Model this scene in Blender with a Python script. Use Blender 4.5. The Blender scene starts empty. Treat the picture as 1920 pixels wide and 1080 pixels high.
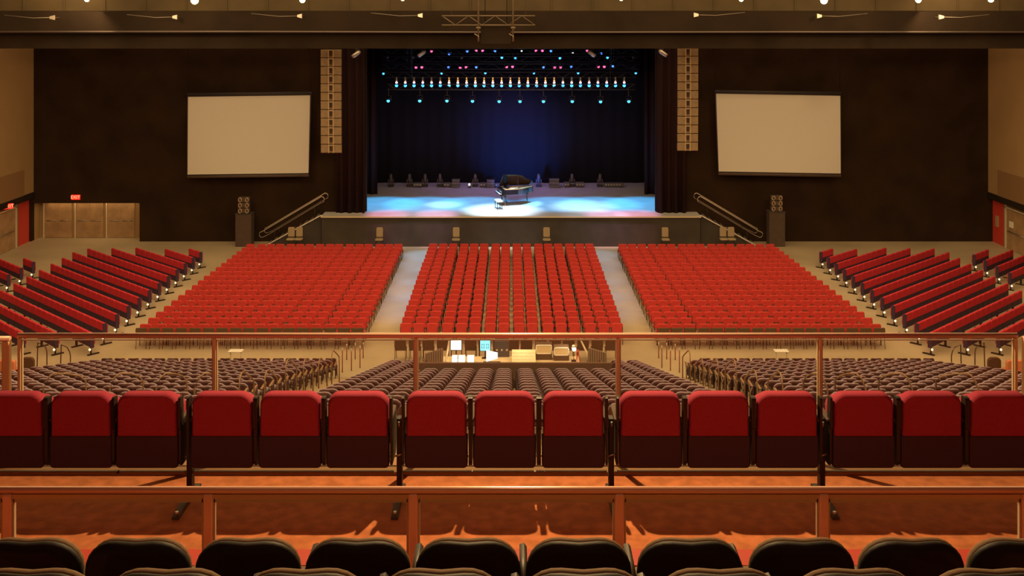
import bpy, bmesh, math, random
from mathutils import Vector, Matrix
random.seed(7)
PI = math.pi
S = bpy.context.scene
C = S.collection

# ------------------------------------------------------------------ camera
F, CX, HY, H = 1900.0, 958.0, 40.0, 13.1      # focal px, principal x, horizon row, eye height
cam = bpy.data.cameras.new('camera'); camo = bpy.data.objects.new('camera', cam); C.objects.link(camo)
camo.location = (0, 0, H); camo.rotation_euler = (PI/2, 0, 0)
cam.sensor_width = 36; cam.lens = F/1920*36
cam.shift_x = (960-CX)/1920; cam.shift_y = -(540-HY)/1920
cam.clip_end = 300
S.camera = camo
S.view_settings.view_transform = 'Standard'; S.view_settings.look = 'None'
S.view_settings.gamma = 1; S.view_settings.use_curve_mapping = False
S.view_settings.exposure = 0.0
# ------------------------------------------------------------------ world
w = bpy.data.worlds.new('hall_ambient'); S.world = w; w.use_nodes = True
w.node_tree.nodes['Background'].inputs[0].default_value = (1, .55, .25, 1)
w.node_tree.nodes['Background'].inputs[1].default_value = 0.012
# ------------------------------------------------------------------ lights
def look(o, p):
    o.rotation_euler = (Vector(p)-Vector(o.location)).to_track_quat('-Z', 'Y').to_euler()
def area(name, loc, tgt, sx, sy, power, col):
    l = bpy.data.lights.new(name, 'AREA'); l.shape = 'RECTANGLE'; l.size = sx; l.size_y = sy
    l.energy = power; l.color = col
    o = bpy.data.objects.new(name, l); C.objects.link(o); o.location = loc; look(o, tgt); return o
def spot(name, loc, tgt, deg, power, col, blend=.6, r=.15):
    l = bpy.data.lights.new(name, 'SPOT'); l.spot_size = math.radians(deg); l.spot_blend = blend
    l.energy = power; l.color = col; l.shadow_soft_size = r
    o = bpy.data.objects.new(name, l); C.objects.link(o); o.location = loc; look(o, tgt); return o
WARM = (1, .64, .285)
area('house_light_floor', (0, 45, 16.8), (0, 46, 0), 54, 22, 7600, WARM)
area('house_light_tier', (0, 27, 16.8), (0, 27, 0), 44, 12, 4200, WARM)
area('rear_bounce_fill', (0, 12.5, 16.8), (0, 44, 2), 36, 3, 4800, WARM)  # added soft fill standing for light bounced around the hall
area('balcony_shadow_fill', (0, 5, 16.5), (0, 7.5, 9.2), 14, 3, 60, (1, .34, .17))  # added dim reddish fill that lifts the balcony shadows
spot('screen_wash_left', (-17, 36, 16.4), (-14.8, 59.3, 8), 30, 3300, WARM, .9, .3)
spot('screen_wash_right', (17, 36, 16.4), (15.4, 59.3, 8), 30, 3300, WARM, .9, .3)
area('wall_wash_left', (-22, 50, 15.5), (-28.7, 56, 7), 2, 8, 230, WARM)
area('wall_wash_right', (22, 50, 15.5), (28.7, 56, 7), 2, 8, 230, WARM)
spot('balcony_lamp', (.1, 10.7, 14.5), (0, 7.6, 9.2), 130, 2350, (1, .64, .27), .3, .05)
spot('balcony_lamp_rear', (.1, 5.3, 14.5), (0, 7.8, 9.2), 130, 60, (1, .50, .22), .5, .05)
# stage lighting
CY, BL, PK, WH = (.05, .50, 1), (.06, .16, 1), (1, .45, .70), (.75, .95, 1)
for i, x in enumerate((-7.6, -5, -2.2, 2.6, 5.2, 7.8)):
    spot('stage_cyan_spot', (x, 63.5, 9.0), (x*1.05, 62.9, 1.8), 46, 3400, CY, .6, .1)
spot('stage_white_spot', (-1, 59.2, 11.4), (-.6, 60.7, 1.8), 32, 10000, WH, .8, .1)
spot('stage_white_spot', (4, 60, 11), (4.4, 62.0, 1.8), 30, 3600, WH, .9, .1)
spot('stage_white_spot', (-3.5, 60, 11), (-4.2, 62.6, 1.8), 17, 3600, WH, .9, .1)
for x in (-7.2, -4.4, 5.6, 7.4):
    spot('stage_pink_spot', (x, 56.5, 11.8), (x, 59.5, 1.8), 18, 5200, (1, .38, .66), .9, .1)
for x in (-4.5, 0, 4.5):
    spot('stage_front_wash', (x, 55.5, 11.6), (x*1.1, 59.4, 1.8), 30, 2600, (.55, .75, 1), 1, .2)
spot('backdrop_blue_spot', (.6, 66, 1.9), (.4, 71, 4.0), 80, 2300, (.04, .20, 1), 1, .2)
spot('upstage_blue_spot', (0, 66, 9.5), (0, 70, 1.8), 120, 900, (.5, .3, 1), 1, .3)
for sx, pw in ((-1, 7200), (1, 4600)):
    for q, yy in enumerate((56.8, 54.6, 52.2, 49.6, 46.6)):
        spot('aisle_spill_spot', (sx*4.4, 61.8, 10.8), (sx*5.05, yy, 0), 14-q*.8, pw*(1-.12*q), (.2, .5, 1), 1, .2)  # added spots imitating blue stage light spilling onto the aisles
spot('piano_spot', (-1, 58, 11), (.6, 62.3, 2.9), 14, 9000, (.3, .7, 1), .6, .1)
for sx in (-1, 1):
    spot('curtain_blue_spot', (sx*2, 61.5, 3.0), (sx*9.2, 66.2, 5), 40, 120, (.08, .25, 1), 1, .1)

# ------------------------------------------------------------------ materials
MATS = {}
def mat(name, col, rough=.7, metal=0, noise=0, scale=6, col2=None, emit=0, bump=0, spec=.5, coat=0):
    if name in MATS: return MATS[name]
    m = bpy.data.materials.new(name); m.use_nodes = True; nt = m.node_tree
    b = nt.nodes['Principled BSDF']
    b.inputs['Base Color'].default_value = (*col, 1); b.inputs['Roughness'].default_value = rough
    b.inputs['Metallic'].default_value = metal; b.inputs['Specular IOR Level'].default_value = spec
    b.inputs['Coat Weight'].default_value = coat
    if emit:
        b.inputs['Emission Color'].default_value = (*col, 1); b.inputs['Emission Strength'].default_value = emit
    elif noise or col2 or bump:
        tc = nt.nodes.new('ShaderNodeTexCoord'); n = nt.nodes.new('ShaderNodeTexNoise')
        n.inputs['Scale'].default_value = scale; n.inputs['Detail'].default_value = 5
        nt.links.new(tc.outputs['Object'], n.inputs['Vector'])
        if noise or col2:
            r = nt.nodes.new('ShaderNodeValToRGB')
            c2 = col2 or tuple(min(1, c*(1+noise)) for c in col); c1 = col if col2 else tuple(c*(1-noise) for c in col)
            r.color_ramp.elements[0].color = (*c1, 1); r.color_ramp.elements[1].color = (*c2, 1)
            r.color_ramp.elements[0].position = .35; r.color_ramp.elements[1].position = .65
            nt.links.new(n.outputs['Fac'], r.inputs['Fac']); nt.links.new(r.outputs['Color'], b.inputs['Base Color'])
        if bump:
            bp = nt.nodes.new('ShaderNodeBump'); bp.inputs['Strength'].default_value = bump
            nt.links.new(n.outputs['Fac'], bp.inputs['Height']); nt.links.new(bp.outputs['Normal'], b.inputs['Normal'])
    MATS[name] = m; return m
def glass_mat():
    m = bpy.data.materials.new('clear_glass_panel'); m.use_nodes = True; nt = m.node_tree; nt.nodes.clear()
    o = nt.nodes.new('ShaderNodeOutputMaterial'); t = nt.nodes.new('ShaderNodeBsdfTransparent')
    t.inputs[0].default_value = (.93, .92, .90, 1)
    g = nt.nodes.new('ShaderNodeBsdfGlossy'); g.inputs['Roughness'].default_value = .03
    mx = nt.nodes.new('ShaderNodeMixShader'); lw = nt.nodes.new('ShaderNodeLayerWeight'); lw.inputs[0].default_value = .5
    fr = nt.nodes.new('ShaderNodeMath'); fr.operation = 'POWER'; fr.inputs[1].default_value = 4; nt.links.new(lw.outputs['Facing'], fr.inputs[0])
    f2 = nt.nodes.new('ShaderNodeMath'); f2.operation = 'MULTIPLY_ADD'; f2.inputs[1].default_value = .5; f2.inputs[2].default_value = .02; nt.links.new(fr.outputs[0], f2.inputs[0])
    nt.links.new(f2.outputs[0], mx.inputs[0]); nt.links.new(t.outputs[0], mx.inputs[1]); nt.links.new(g.outputs[0], mx.inputs[2])
    nt.links.new(mx.outputs[0], o.inputs[0]); return m
GLASS = glass_mat()
M_floor = mat('worn_tan_concrete', (.46, .38, .26), .45, noise=.12, scale=.35)
M_tierfloor = mat('raked_tier_floor', (.36, .27, .17), .8, noise=.1, scale=1.5)
M_carpet = mat('rust_carpet', (.54, .19, .085), .95, noise=.18, scale=9, bump=.2, spec=.1)
M_black = mat('black_drape_wall', (.030, .017, .010), .95, noise=.2, scale=.6, spec=.08)
M_drape = mat('dark_plum_velvet', (.030, .014, .016), .9, spec=.1)
M_back = mat('black_backdrop_cloth', (.020, .018, .026), .95, spec=.05)
M_beam = mat('dark_brown_soffit', (.022, .014, .009), .85, noise=.2, scale=.5, spec=.15)
M_fascia = mat('olive_tan_fascia', (.060, .039, .014), .8, noise=.15, scale=.7)
M_tan = mat('tan_wall_paint', (.36, .23, .11), .8, noise=.06, scale=.4)
M_tan2 = mat('brown_wall_paint', (.25, .14, .065), .8)
M_redwall = mat('red_wall_paint', (.55, .045, .03), .7)
M_cream = mat('cream_metal_frame', (.62, .52, .38), .5)
M_door = mat('light_wood_door', (.38, .24, .13), .6, noise=.15, scale=2)
M_stagefl = mat('pale_stage_floor', (.50, .50, .52), .55, noise=.07, scale=1.2)
M_skirt = mat('charcoal_stage_skirt', (.050, .040, .034), .9, noise=.15, scale=1)
M_red = mat('red_upholstery', (.52, .050, .045), .8, noise=.06, scale=14, spec=.2)
M_red2 = mat('crimson_upholstery', (.52, .034, .055), .8, noise=.05, scale=14, spec=.2)
M_redb = mat('deep_red_upholstery', (.33, .034, .070), .85, noise=.08, scale=60, bump=.12, spec=.2)
M_dkpl = mat('dark_maroon_plastic', (.045, .026, .060), .6, spec=.3)
M_brown = mat('brown_chair_back', (.10, .055, .03), .7, spec=.3)
M_frame = mat('black_steel', (.025, .020, .018), .5, metal=.3)
M_steel = mat('grey_steel', (.35, .32, .30), .4, metal=.8)
M_shell = mat('maroon_chair_shell', (.070, .026, .024), .7, spec=.25)
M_cush = mat('plum_grey_upholstery', (.28, .22, .29), .8, noise=.08, scale=30, spec=.3)
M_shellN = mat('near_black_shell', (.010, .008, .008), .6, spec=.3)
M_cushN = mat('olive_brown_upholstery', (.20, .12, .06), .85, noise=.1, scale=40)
M_rail = mat('brushed_rail_steel', (.90, .54, .42), .25, metal=.25)  # base raised so the pinkish reflected light sits in the colour
M_loop = mat('brown_tube_rail', (.30, .18, .10), .45, metal=.3)
M_post = mat('lit_tan_post', (.90, .68, .42), .45)  # brightened copy of the tan post paint, light put into the colour
M_railp = mat('painted_tan_post', (.62, .42, .24), .5, metal=.2)
M_screen = mat('white_screen_fabric', (.61, .60, .57), .9, spec=.1)
M_scrbor = mat('black_screen_frame', (.03, .025, .03), .7)
M_spk = mat('tan_lit_grille', (.30, .22, .13), .7, noise=.12, scale=5)
M_spkd = mat('dark_speaker_gap', (.05, .03, .02), .8)
M_spkrig = mat('rigging_bracket', (.50, .38, .24), .5)
M_pil = mat('charcoal_brown_cabinet', (.07, .045, .035), .8, noise=.1, scale=3)
M_beige = mat('beige_vinyl', (.36, .28, .18), .6)
M_alu = mat('pale_aluminium', (.75, .70, .66), .35, metal=.7)
M_chrome = mat('handrail_chrome', (.55, .47, .42), .35, metal=.6)
M_ebony = mat('gloss_black_lacquer', (.012, .012, .018), .12, coat=1)
M_gold = mat('gold_iron_plate', (.75, .38, .16), .4, metal=.4)
M_ivory = mat('ivory_keys', (.85, .83, .78), .4)
M_tab = mat('cream_table_top', (.75, .62, .40), .6)
M_case = mat('grey_road_case', (.085, .075, .082), .6)
M_booth = mat('brown_booth_panel', (.12, .07, .045), .8)
M_slat = mat('taupe_corrugated_panel', (.28, .20, .15), .7)
M_white = mat('white_plastic', (.8, .78, .74), .5)
M_redmet = mat('red_painted_steel', (.5, .04, .03), .5)
M_orange = mat('orange_vinyl', (.60, .20, .10), .7)
E = lambda n, c, s: mat(n, c, emit=s)
E_cy, E_bl, E_rd, E_wh = E('cyan_lamp', (.05, .42, 1), 3.4), E('blue_lamp', (.06, .20, 1), 2.8), E('pink_red_lamp', (1, .06, .18), 4.5), E('cold_white_lamp', (.75, .95, 1), 2.5)
E_wm = E('amber_lamp', (1, .42, .12), 1.6); E_pk = E('rose_lamp', (1, .45, .5), 3); E_bulb = E('golden_bulb', (1, .80, .22), 30)
E_exit = E('red_exit_glow', (1, .03, .015), 1.2); E_scr = E('white_display', (.85, .97, 1), 1.6); E_scrb = E('cyan_display', (.20, .75, 1), 1.3)
E_desk = E('warm_desk_bulb', (1, .75, .35), 3); E_exitl = E('pale_exit_letters', (1, .28, .14), 1.6)
E_foot = E('pale_aisle_light', (1, .88, .68), 1.0)
# ------------------------------------------------------------------ mesh helpers
def box(bm, x0, x1, y0, y1, z0, z1, mi=0):
    v = [bm.verts.new(p) for p in ((x0,y0,z0),(x1,y0,z0),(x1,y1,z0),(x0,y1,z0),(x0,y0,z1),(x1,y0,z1),(x1,y1,z1),(x0,y1,z1))]
    for q in ((0,3,2,1),(4,5,6,7),(0,1,5,4),(1,2,6,5),(2,3,7,6),(3,0,4,7)):
        f = bm.faces.new([v[i] for i in q]); f.material_index = mi
def bx(*a):
    bm = bmesh.new(); box(bm, *a); return bm
def tube(bm, pts, r, n=8, closed=False, mi=0):
    pts = [Vector(p) for p in pts]; rings = []; N = len(pts)
    for i, p in enumerate(pts):
        if closed: d = pts[(i+1) % N]-pts[i-1]
        else: d = pts[min(i+1, N-1)]-pts[max(i-1, 0)]
        d.normalize(); up = Vector((0, 0, 1)) if abs(d.z) < .9 else Vector((1, 0, 0))
        a = d.cross(up).normalized(); b = d.cross(a)
        rr = r[i] if isinstance(r, (list, tuple)) else r
        rings.append([bm.verts.new(p+a*math.cos(2*PI*k/n)*rr+b*math.sin(2*PI*k/n)*rr) for k in range(n)])
    for i in range(N if closed else N-1):
        A, B = rings[i], rings[(i+1) % N]
        for k in range(n):
            f = bm.faces.new((A[k], A[(k+1) % n], B[(k+1) % n], B[k])); f.material_index = mi; f.smooth = True
    if not closed:
        for rg in (rings[0], rings[-1]):
            f = bm.faces.new(rg); f.material_index = mi
def slab(bm, outline, stations, mi=0, axis='y', smooth=True):
    """outline in (x,z); stations (y, inset_scale, dz): rings lofted along y"""
    cx = sum(p[0] for p in outline)/len(outline); cz = sum(p[1] for p in outline)/len(outline)
    w_ = max(p[0] for p in outline)-min(p[0] for p in outline); h_ = max(p[1] for p in outline)-min(p[1] for p in outline)
    rings = []
    for st in stations:
        y, ins = st[0], st[1]; fx = max(.05, 1-2*ins/w_); fz = max(.05, 1-2*ins/h_)
        rg = []
        for x, z in outline:
            X, Z = cx+(x-cx)*fx, cz+(z-cz)*fz
            yy = y + (st[2](x, z) if len(st) > 2 else 0)
            rg.append(bm.verts.new((X, yy, Z) if axis == 'y' else (X, Z, yy) if axis == 'z' else (yy, X, Z)))
        rings.append(rg)
    n = len(outline)
    for A, B in zip(rings, rings[1:]):
        for k in range(n):
            f = bm.faces.new((A[k], A[(k+1) % n], B[(k+1) % n], B[k])); f.material_index = mi; f.smooth = smooth
    for rg in (rings[0], rings[-1]):
        f = bm.faces.new(rg); f.material_index = mi
def rrect(x0, x1, z0, z1, rt, rb, n=4, dip=0):
    pts = []
    def arc(cx, cz, r, a0):
        for k in range(n+1):
            a = a0+PI/2*k/n; pts.append((cx+r*math.cos(a), cz+r*math.sin(a)))
    arc(x1-rt, z1-rt, rt, 0)
    if dip: pts.append(((x0+x1)/2, z1-dip))
    arc(x0+rt, z1-rt, rt, PI/2); arc(x0+rb, z0+rb, rb, PI); arc(x1-rb, z0+rb, rb, 1.5*PI)
    return pts
def fin(name, bm, m, parent=None, loc=None, rotz=None, bevel=0):
    bmesh.ops.recalc_face_normals(bm, faces=bm.faces)
    me = bpy.data.meshes.new(name); bm.to_mesh(me); bm.free()
    for k in (m if isinstance(m, (list, tuple)) else [m]): me.materials.append(k)
    o = bpy.data.objects.new(name, me); C.objects.link(o)
    if parent: o.parent = parent
    if loc: o.location = loc
    if rotz is not None: o.rotation_euler.z = rotz
    if bevel:
        b = o.modifiers.new('edge', 'BEVEL'); b.width = bevel; b.segments = 2; b.limit_method = 'ANGLE'
    return o
def tag(o, label, cat, group=None, kind=None):
    o['label'] = label; o['category'] = cat
    if group: o['group'] = group
    if kind: o['kind'] = kind
    return o
def thing(name, label, cat, loc=(0, 0, 0), rotz=0, group=None):
    o = bpy.data.objects.new(name, None); C.objects.link(o); o.empty_display_size = .2
    o.location = loc; o.rotation_euler.z = rotz; return tag(o, label, cat, group)
def struct(name, bm, m, bevel=0):
    o = fin(name, bm, m, bevel=bevel); o['kind'] = 'structure'; return o
KIDS = {}
def kids(o):
    if o.name not in KIDS: KIDS[o.name] = [c for c in bpy.data.objects if c.parent == o]
    return KIDS[o.name]
def dup(root, loc, rotz, label=None, group=None):
    r = root.copy(); C.objects.link(r); r.location = loc; r.rotation_euler.z = rotz
    if label: r['label'] = label
    if group: r['group'] = group
    for ch in kids(root):
        c = ch.copy(); C.objects.link(c); c.parent = r
        for g in kids(ch):
            d = g.copy(); C.objects.link(d); d.parent = c
    return r
def P(px, py, d):   # world point seen at pixel px,py at distance d
    return Vector(((px-CX)*d/F, d, H-(py-HY)*d/F))
def inframe(x, y, z=0, m=25):
    px = CX+x*F/y; py = HY+(H-z)*F/y
    return -m < px < 1920+m and py < 1100
ORD = ['zeroth','first','second','third','fourth','fifth','sixth','seventh','eighth','ninth','tenth','eleventh','twelfth','thirteenth','fourteenth','fifteenth','sixteenth','seventeenth','eighteenth','nineteenth','twentieth','twenty-first','twenty-second','twenty-third','twenty-fourth','twenty-fifth','twenty-sixth','twenty-seventh']
def merged(name, parts, placements, mats):
    """one stuff mesh from low meshes; parts: list of mesh objects (local), placements: (loc, rotz)"""
    V, Fc, MI, SM = [], [], [], []
    src = []
    for p in parts:
        me = p.data; src.append(([v.co.copy() for v in me.vertices], [(tuple(f.vertices), mats.index(me.materials[f.material_index]), f.use_smooth) for f in me.polygons]))
    for loc, rz in placements:
        mx = Matrix.Translation(loc) @ Matrix.Rotation(rz, 4, 'Z')
        for vs, fs in src:
            o = len(V); V.extend(mx @ v for v in vs)
            for f, mi, s in fs: Fc.append(tuple(i+o for i in f)); MI.append(mi); SM.append(s)
    me = bpy.data.meshes.new(name); me.from_pydata(V, [], Fc)
    for m in mats: me.materials.append(m)
    me.polygons.foreach_set('material_index', MI); me.polygons.foreach_set('use_smooth', SM); me.update()
    o = bpy.data.objects.new(name, me); C.objects.link(o); return o

# ------------------------------------------------------------------ room shell
WX, WY = 28.7, 60.3
fl = bmesh.new(); box(fl, -WX-.5, WX+.5, 36.65, 76.5, -.3, 0)
struct('floor', fl, M_floor)
RAKE = .285
def tz(d): return RAKE*(37-d)
ROWP = .88
def rowfloor(k): return RAKE*(.8+ROWP*k)          # step height of tier row k (k=0 nearest the stage)
def rowd(k): return 36.2-ROWP*k
T0 = 36.75
tf = bmesh.new()
for k in range(0, 30):
    d1 = rowd(k)+.45; d0 = d1-ROWP
    box(tf, -WX-.5, WX+.5, d0, d1, -.3, rowfloor(k))
struct('floor_raked_tier', tf, M_tierfloor)
# front wall with proscenium opening (|X|<8.62, z 1.77..11.6) and door recess at left
ZC = 17.6
OX = 8.62; OT = 12.2; ST = 1.77
fw = bmesh.new()
DX0, DX1, DZ = -28.55, -22.1, 2.28
box(fw, -WX-.5, -OX, WY, WY+.4, DZ, ZC); box(fw, DX1, -OX, WY, WY+.4, 0, DZ); box(fw, -WX-.5, DX0, WY, WY+.4, 0, DZ)
box(fw, OX, WX+.5, WY, WY+.4, 0, ZC); box(fw, -OX, OX, WY, WY+.4, OT, ZC)
struct('wall_front', fw, M_black)
rc = bmesh.new(); box(rc, DX0-.3, DX1+.3, WY+1.1, WY+1.3, 0, DZ+.2); box(rc, DX1, DX1+.2, WY+.4, WY+1.1, 0, DZ+.2); box(rc, DX0-.2, DX0, WY+.4, WY+1.1, 0, DZ+.2); box(rc, DX0-.3, DX1+.3, WY+.4, WY+1.3, DZ, DZ+.2)
struct('wall_door_recess', rc, M_tan)
for i, x0 in enumerate((-28.2, -26.3, -24.4)):
    b = bmesh.new(); box(b, x0, x0+1.62, WY+1.02, WY+1.10, .02, 2.12); box(b, x0+.8, x0+.82, WY+1.005, WY+1.02, .05, 2.1)
    d = struct('door_%d' % (i+1), b, M_door)
    for s in (0, 1):
        b = bmesh.new(); tube(b, [(x0+.12+s*.82, WY+.95, 1.05), (x0+.68+s*.82, WY+.95, 1.05)], .028, 6)
        for q in (.16, .64): tube(b, [(x0+q+s*.82, WY+.95, 1.05), (x0+q+s*.82, WY+1.03, 1.05)], .018, 6)
        fin('push_bar', b, M_steel, d)
    b = bmesh.new(); box(b, x0-.1, x0-.02, WY+.98, WY+1.1, 0, 2.25); struct('trim_%d' % (i+1), b, M_cream)
area('door_recess_light', (-25.3, WY+.75, 2.2), (-25.3, WY+1.1, 0), 5.5, .3, 14, WARM)
# side walls: lower zone, dark soffit, upper tan
for sx, nm in ((-1, 'left'), (1, 'right')):
    X0, X1 = (sx*WX, sx*(WX+.4))
    a, b_ = min(X0, X1), max(X0, X1)
    lo = bmesh.new(); box(lo, a, b_, 10, WY, 0, 2.75); struct('wall_%s_lower' % nm, lo, M_tan2)
    up = bmesh.new(); xi = sx*(WX-.35); box(up, min(xi, sx*(WX+.4)), max(xi, sx*(WX+.4)), 10, WY-1.25, 4.45, ZC); struct('wall_%s_upper' % nm, up, M_tan)
    up = bmesh.new(); box(up, min(xi, sx*(WX+.4)), max(xi, sx*(WX+.4)), 10, WY-1.25, 2.95, 4.45); struct('wall_%s_middle' % nm, up, M_tan2)
    up = bmesh.new(); xi2 = sx*(WX-.30); box(up, min(xi2, sx*(WX+.4)), max(xi2, sx*(WX+.4)), WY-1.25, WY, 2.95, ZC); struct('wall_%s_corner' % nm, up, M_tan)
    so = bmesh.new(); xs = sx*(WX-.38); box(so, min(xs, sx*(WX+.4)), max(xs, sx*(WX+.4)), 10, WY, 2.6, 2.95); struct('trim_soffit_%s' % nm, so, M_beam)
    rp = bmesh.new(); xr = sx*(WX-.03); box(rp, min(xr, sx*WX), max(xr, sx*WX), 59.05, WY, 0, 2.6); struct('wall_%s_red_panel' % nm, rp, M_redwall)
    xd = sx*(WX-.06)
    d = struct('door_%d' % (4 if sx < 0 else 5), (lambda b: (box(b, min(xd, sx*WX), max(xd, sx*WX), 56.2, 58.55, 0.02, 2.25), b)[1])(bmesh.new()), M_door)
    b = bmesh.new(); xb = sx*(WX-.14)
    tube(b, [(xb, 56.4, 1.05), (xb, 58.3, 1.05)], .03, 6); tube(b, [(xb, 56.5, 1.05), (xd, 56.5, 1.05)], .02, 6); tube(b, [(xb, 58.2, 1.05), (xd, 58.2, 1.05)], .02, 6)
    fin('push_bar', b, M_steel, d)
    b = bmesh.new(); xq = sx*(WX-.1); box(b, min(xq, sx*WX), max(xq, sx*WX), 58.6, 58.72, 0, 2.5); box(b, min(xq, sx*WX), max(xq, sx*WX), 55.9, 58.7, 2.3, 2.4); struct('trim_door_frame_%s' % nm, b, M_cream)
b = bmesh.new(); box(b, 28.60, 28.665, 59.55, 59.85, 1.0, 1.65); tag(fin('wall_notice', b, M_beige), 'beige notice board on the red panel at right corner', 'notice')
b = bmesh.new(); box(b, 28.58, 28.635, 57.75, 58.15, 1.3, 1.65); tag(fin('paper_sign', b, M_white), 'small pale paper sign stuck on the far right door', 'sign')
bk = bmesh.new(); box(bk, -WX-.5, WX+.5, -6.4, -6, 0, ZC); struct('wall_back', bk, M_tan2)
ce = bmesh.new(); box(ce, -WX-.5, WX+.5, -6, 77, ZC, ZC+.3); struct('ceiling', ce, M_beam)
# header bulkhead across the hall
hb = bmesh.new(); zb = P(0, 91, 50).z; zt = P(0, 22, 50).z
box(hb, -WX-.3, WX+.3, 50, 51.2, zb, zt+.05)
box(hb, -WX-.3, WX+.3, 49.6, 50, P(0, 62, 50).z, zt)
struct('wall_header', hb, M_beam)
fa = bmesh.new(); box(fa, -WX-.3, WX+.3, 51.2, 51.6, zt-.2, ZC)
for i in range(-14, 15):
    box(fa, i*2.05-.03, i*2.05+.03, 51.14, 51.2, zt, ZC)
struct('wall_header_fascia', fa, M_fascia)
area('fascia_wash', (0, 48.5, 16.6), (0, 51.2, 14.2), 40, .5, 110, (1, .66, .22))

# ------------------------------------------------------------------ stage
sg = bmesh.new(); yf = 58.9
box(sg, -11.0, 11.0, yf, WY+.1, 0, ST-.06); box(sg, -14, 14, WY+.4, 72.6, 0, ST-.06); box(sg, -OX, OX, WY+.1, WY+.5, 0, ST-.06)
struct('floor_stage_base', sg, M_skirt)
sg = bmesh.new(); box(sg, -11.05, 11.05, yf-.06, WY-.01, ST-.06, ST); box(sg, -14, 14, WY+.41, 72.6, ST-.06, ST); box(sg, -OX+.01, OX-.01, WY-.01, WY+.41, ST-.06, ST)
struct('floor_stage', sg, M_stagefl)
sg = bmesh.new(); box(sg, -11.05, 11.05, yf-.09, yf-.06, ST-.07, ST+.01); struct('trim_stage_lip', sg, M_cream)
sb = bmesh.new(); box(sb, -14, 14, 72.6, 72.9, 0, ZC); struct('wall_stage_back', sb, M_black)
for sx, nm in ((-1, 'left'), (1, 'right')):
    sb = bmesh.new(); box(sb, min(sx*14, sx*14.3), max(sx*14, sx*14.3), WY+.4, 72.6, 0, ZC); struct('wall_stage_%s' % nm, sb, M_black)
def curtain(name, x0, x1, y, z0, z1, m, label, amp=.12, wl=.45, dirx=True):
    bm = bmesh.new(); n = max(8, int((x1-x0)/.05)); rows = []
    for j in range(3):
        z = z0+(z1-z0)*j/2; rw = []
        for i in range(n+1):
            x = x0+(x1-x0)*i/n; a = amp*(math.sin(2*PI*x/wl)+.4*math.sin(2*PI*x/(wl*1.7)+1))
            rw.append((bm.verts.new((x, y+a, z)), bm.verts.new((x, y+a+.04, z))))
        rows.append(rw)
    for j in range(2):
        for i in range(n):
            for s in (0, 1):
                f = bm.faces.new((rows[j][i][s], rows[j][i+1][s], rows[j+1][i+1][s], rows[j+1][i][s])); f.smooth = True
    for j in (0, 2):
        for i in range(n): bm.faces.new((rows[j][i][0], rows[j][i+1][0], rows[j][i+1][1], rows[j][i][1]))
    for i in (0, n):
        for j in range(2): bm.faces.new((rows[j][i][0], rows[j+1][i][0], rows[j+1][i][1], rows[j][i][1]))
    return tag(fin(name, bm, m), label, 'curtain')
for sx, nm in ((-1, 'left'), (1, 'right')):
    xs = sorted((sx*8.65, sx*10.35)); curtain('proscenium_curtain', xs[0], xs[1], WY-.35, ST, 11.9, M_drape, 'dark plum curtain hanging beside the stage opening on the %s' % nm)
    xs = sorted((sx*8.75, sx*11.5)); curtain('stage_leg_curtain', xs[0], xs[1], 66.4, ST, 12.3, M_drape, 'dark stage leg curtain just inside the %s wing with bluish edge' % nm, .1, .5)
    xs = sorted((sx*9.3, sx*12.5)); curtain('stage_leg_curtain', xs[0], xs[1], 69.9, ST, 12.3, M_back, 'black masking curtain far upstage on the %s' % nm, .1, .5)
curtain('backdrop_curtain', -13, 13, 71.1, ST, 12.6, M_back, 'black full width curtain hanging across the back of the stage', .03, .9)

# projection screens
def screen(px0, py0, px1, py1, px2, py2, px3, py3, d, label):
    tl, tr, br, bl = P(px0, py0, d), P(px1, py1, d-.05), P(px2, py2, d-.05), P(px3, py3, d)
    c = (bl+br)/2
    t = thing('projection_screen', label, 'projection screen', c)
    bm = bmesh.new(); q = [tl-c, tr-c, br-c, bl-c]
    f1 = [bm.verts.new(v) for v in q]; f2 = [bm.verts.new(v+Vector((0, .05, 0))) for v in q]
    bm.faces.new(f1); bm.faces.new(f2[::-1])
    for i in range(4): bm.faces.new((f1[i], f1[(i+1) % 4], f2[(i+1) % 4], f2[i]))
    fin('screen_surface', bm, M_screen, t)
    bm = bmesh.new(); g = [v+(v-(tl+br)/2+c)*0 for v in q]
    r = .05
    for i in range(4):
        a, b_ = q[i]+Vector((0, .03, 0)), q[(i+1) % 4]+Vector((0, .03, 0)); tube(bm, [a, b_], r, 4)
    fin('screen_frame', bm, M_scrbor, t)
    bm = bmesh.new(); tube(bm, [q[3]+Vector((0, .02, -.12)), q[2]+Vector((0, .02, -.12))], .09, 8); fin('weight_bar', bm, M_pil, t)
    bm = bmesh.new(); tube(bm, [q[0]+Vector((-.05, .1, .1)), q[1]+Vector((.05, .1, .1))], .1, 8); fin('roller_case', bm, M_scrbor, t)
    for v in (q[0], q[1]):
        bm = bmesh.new(); tube(bm, [v+Vector((0, .1, .1)), v+Vector((0, .1, ZC-(c+v).z))], .015, 5); fin('hanging_cable', bm, M_frame, t)
screen(352, 181, 582, 178, 579, 325, 351, 328, 59.4, 'large blank white projection screen left of the stage')
screen(1342, 175, 1576, 179, 1577, 326, 1347, 322, 59.4, 'large blank white projection screen right of the stage')

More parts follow.
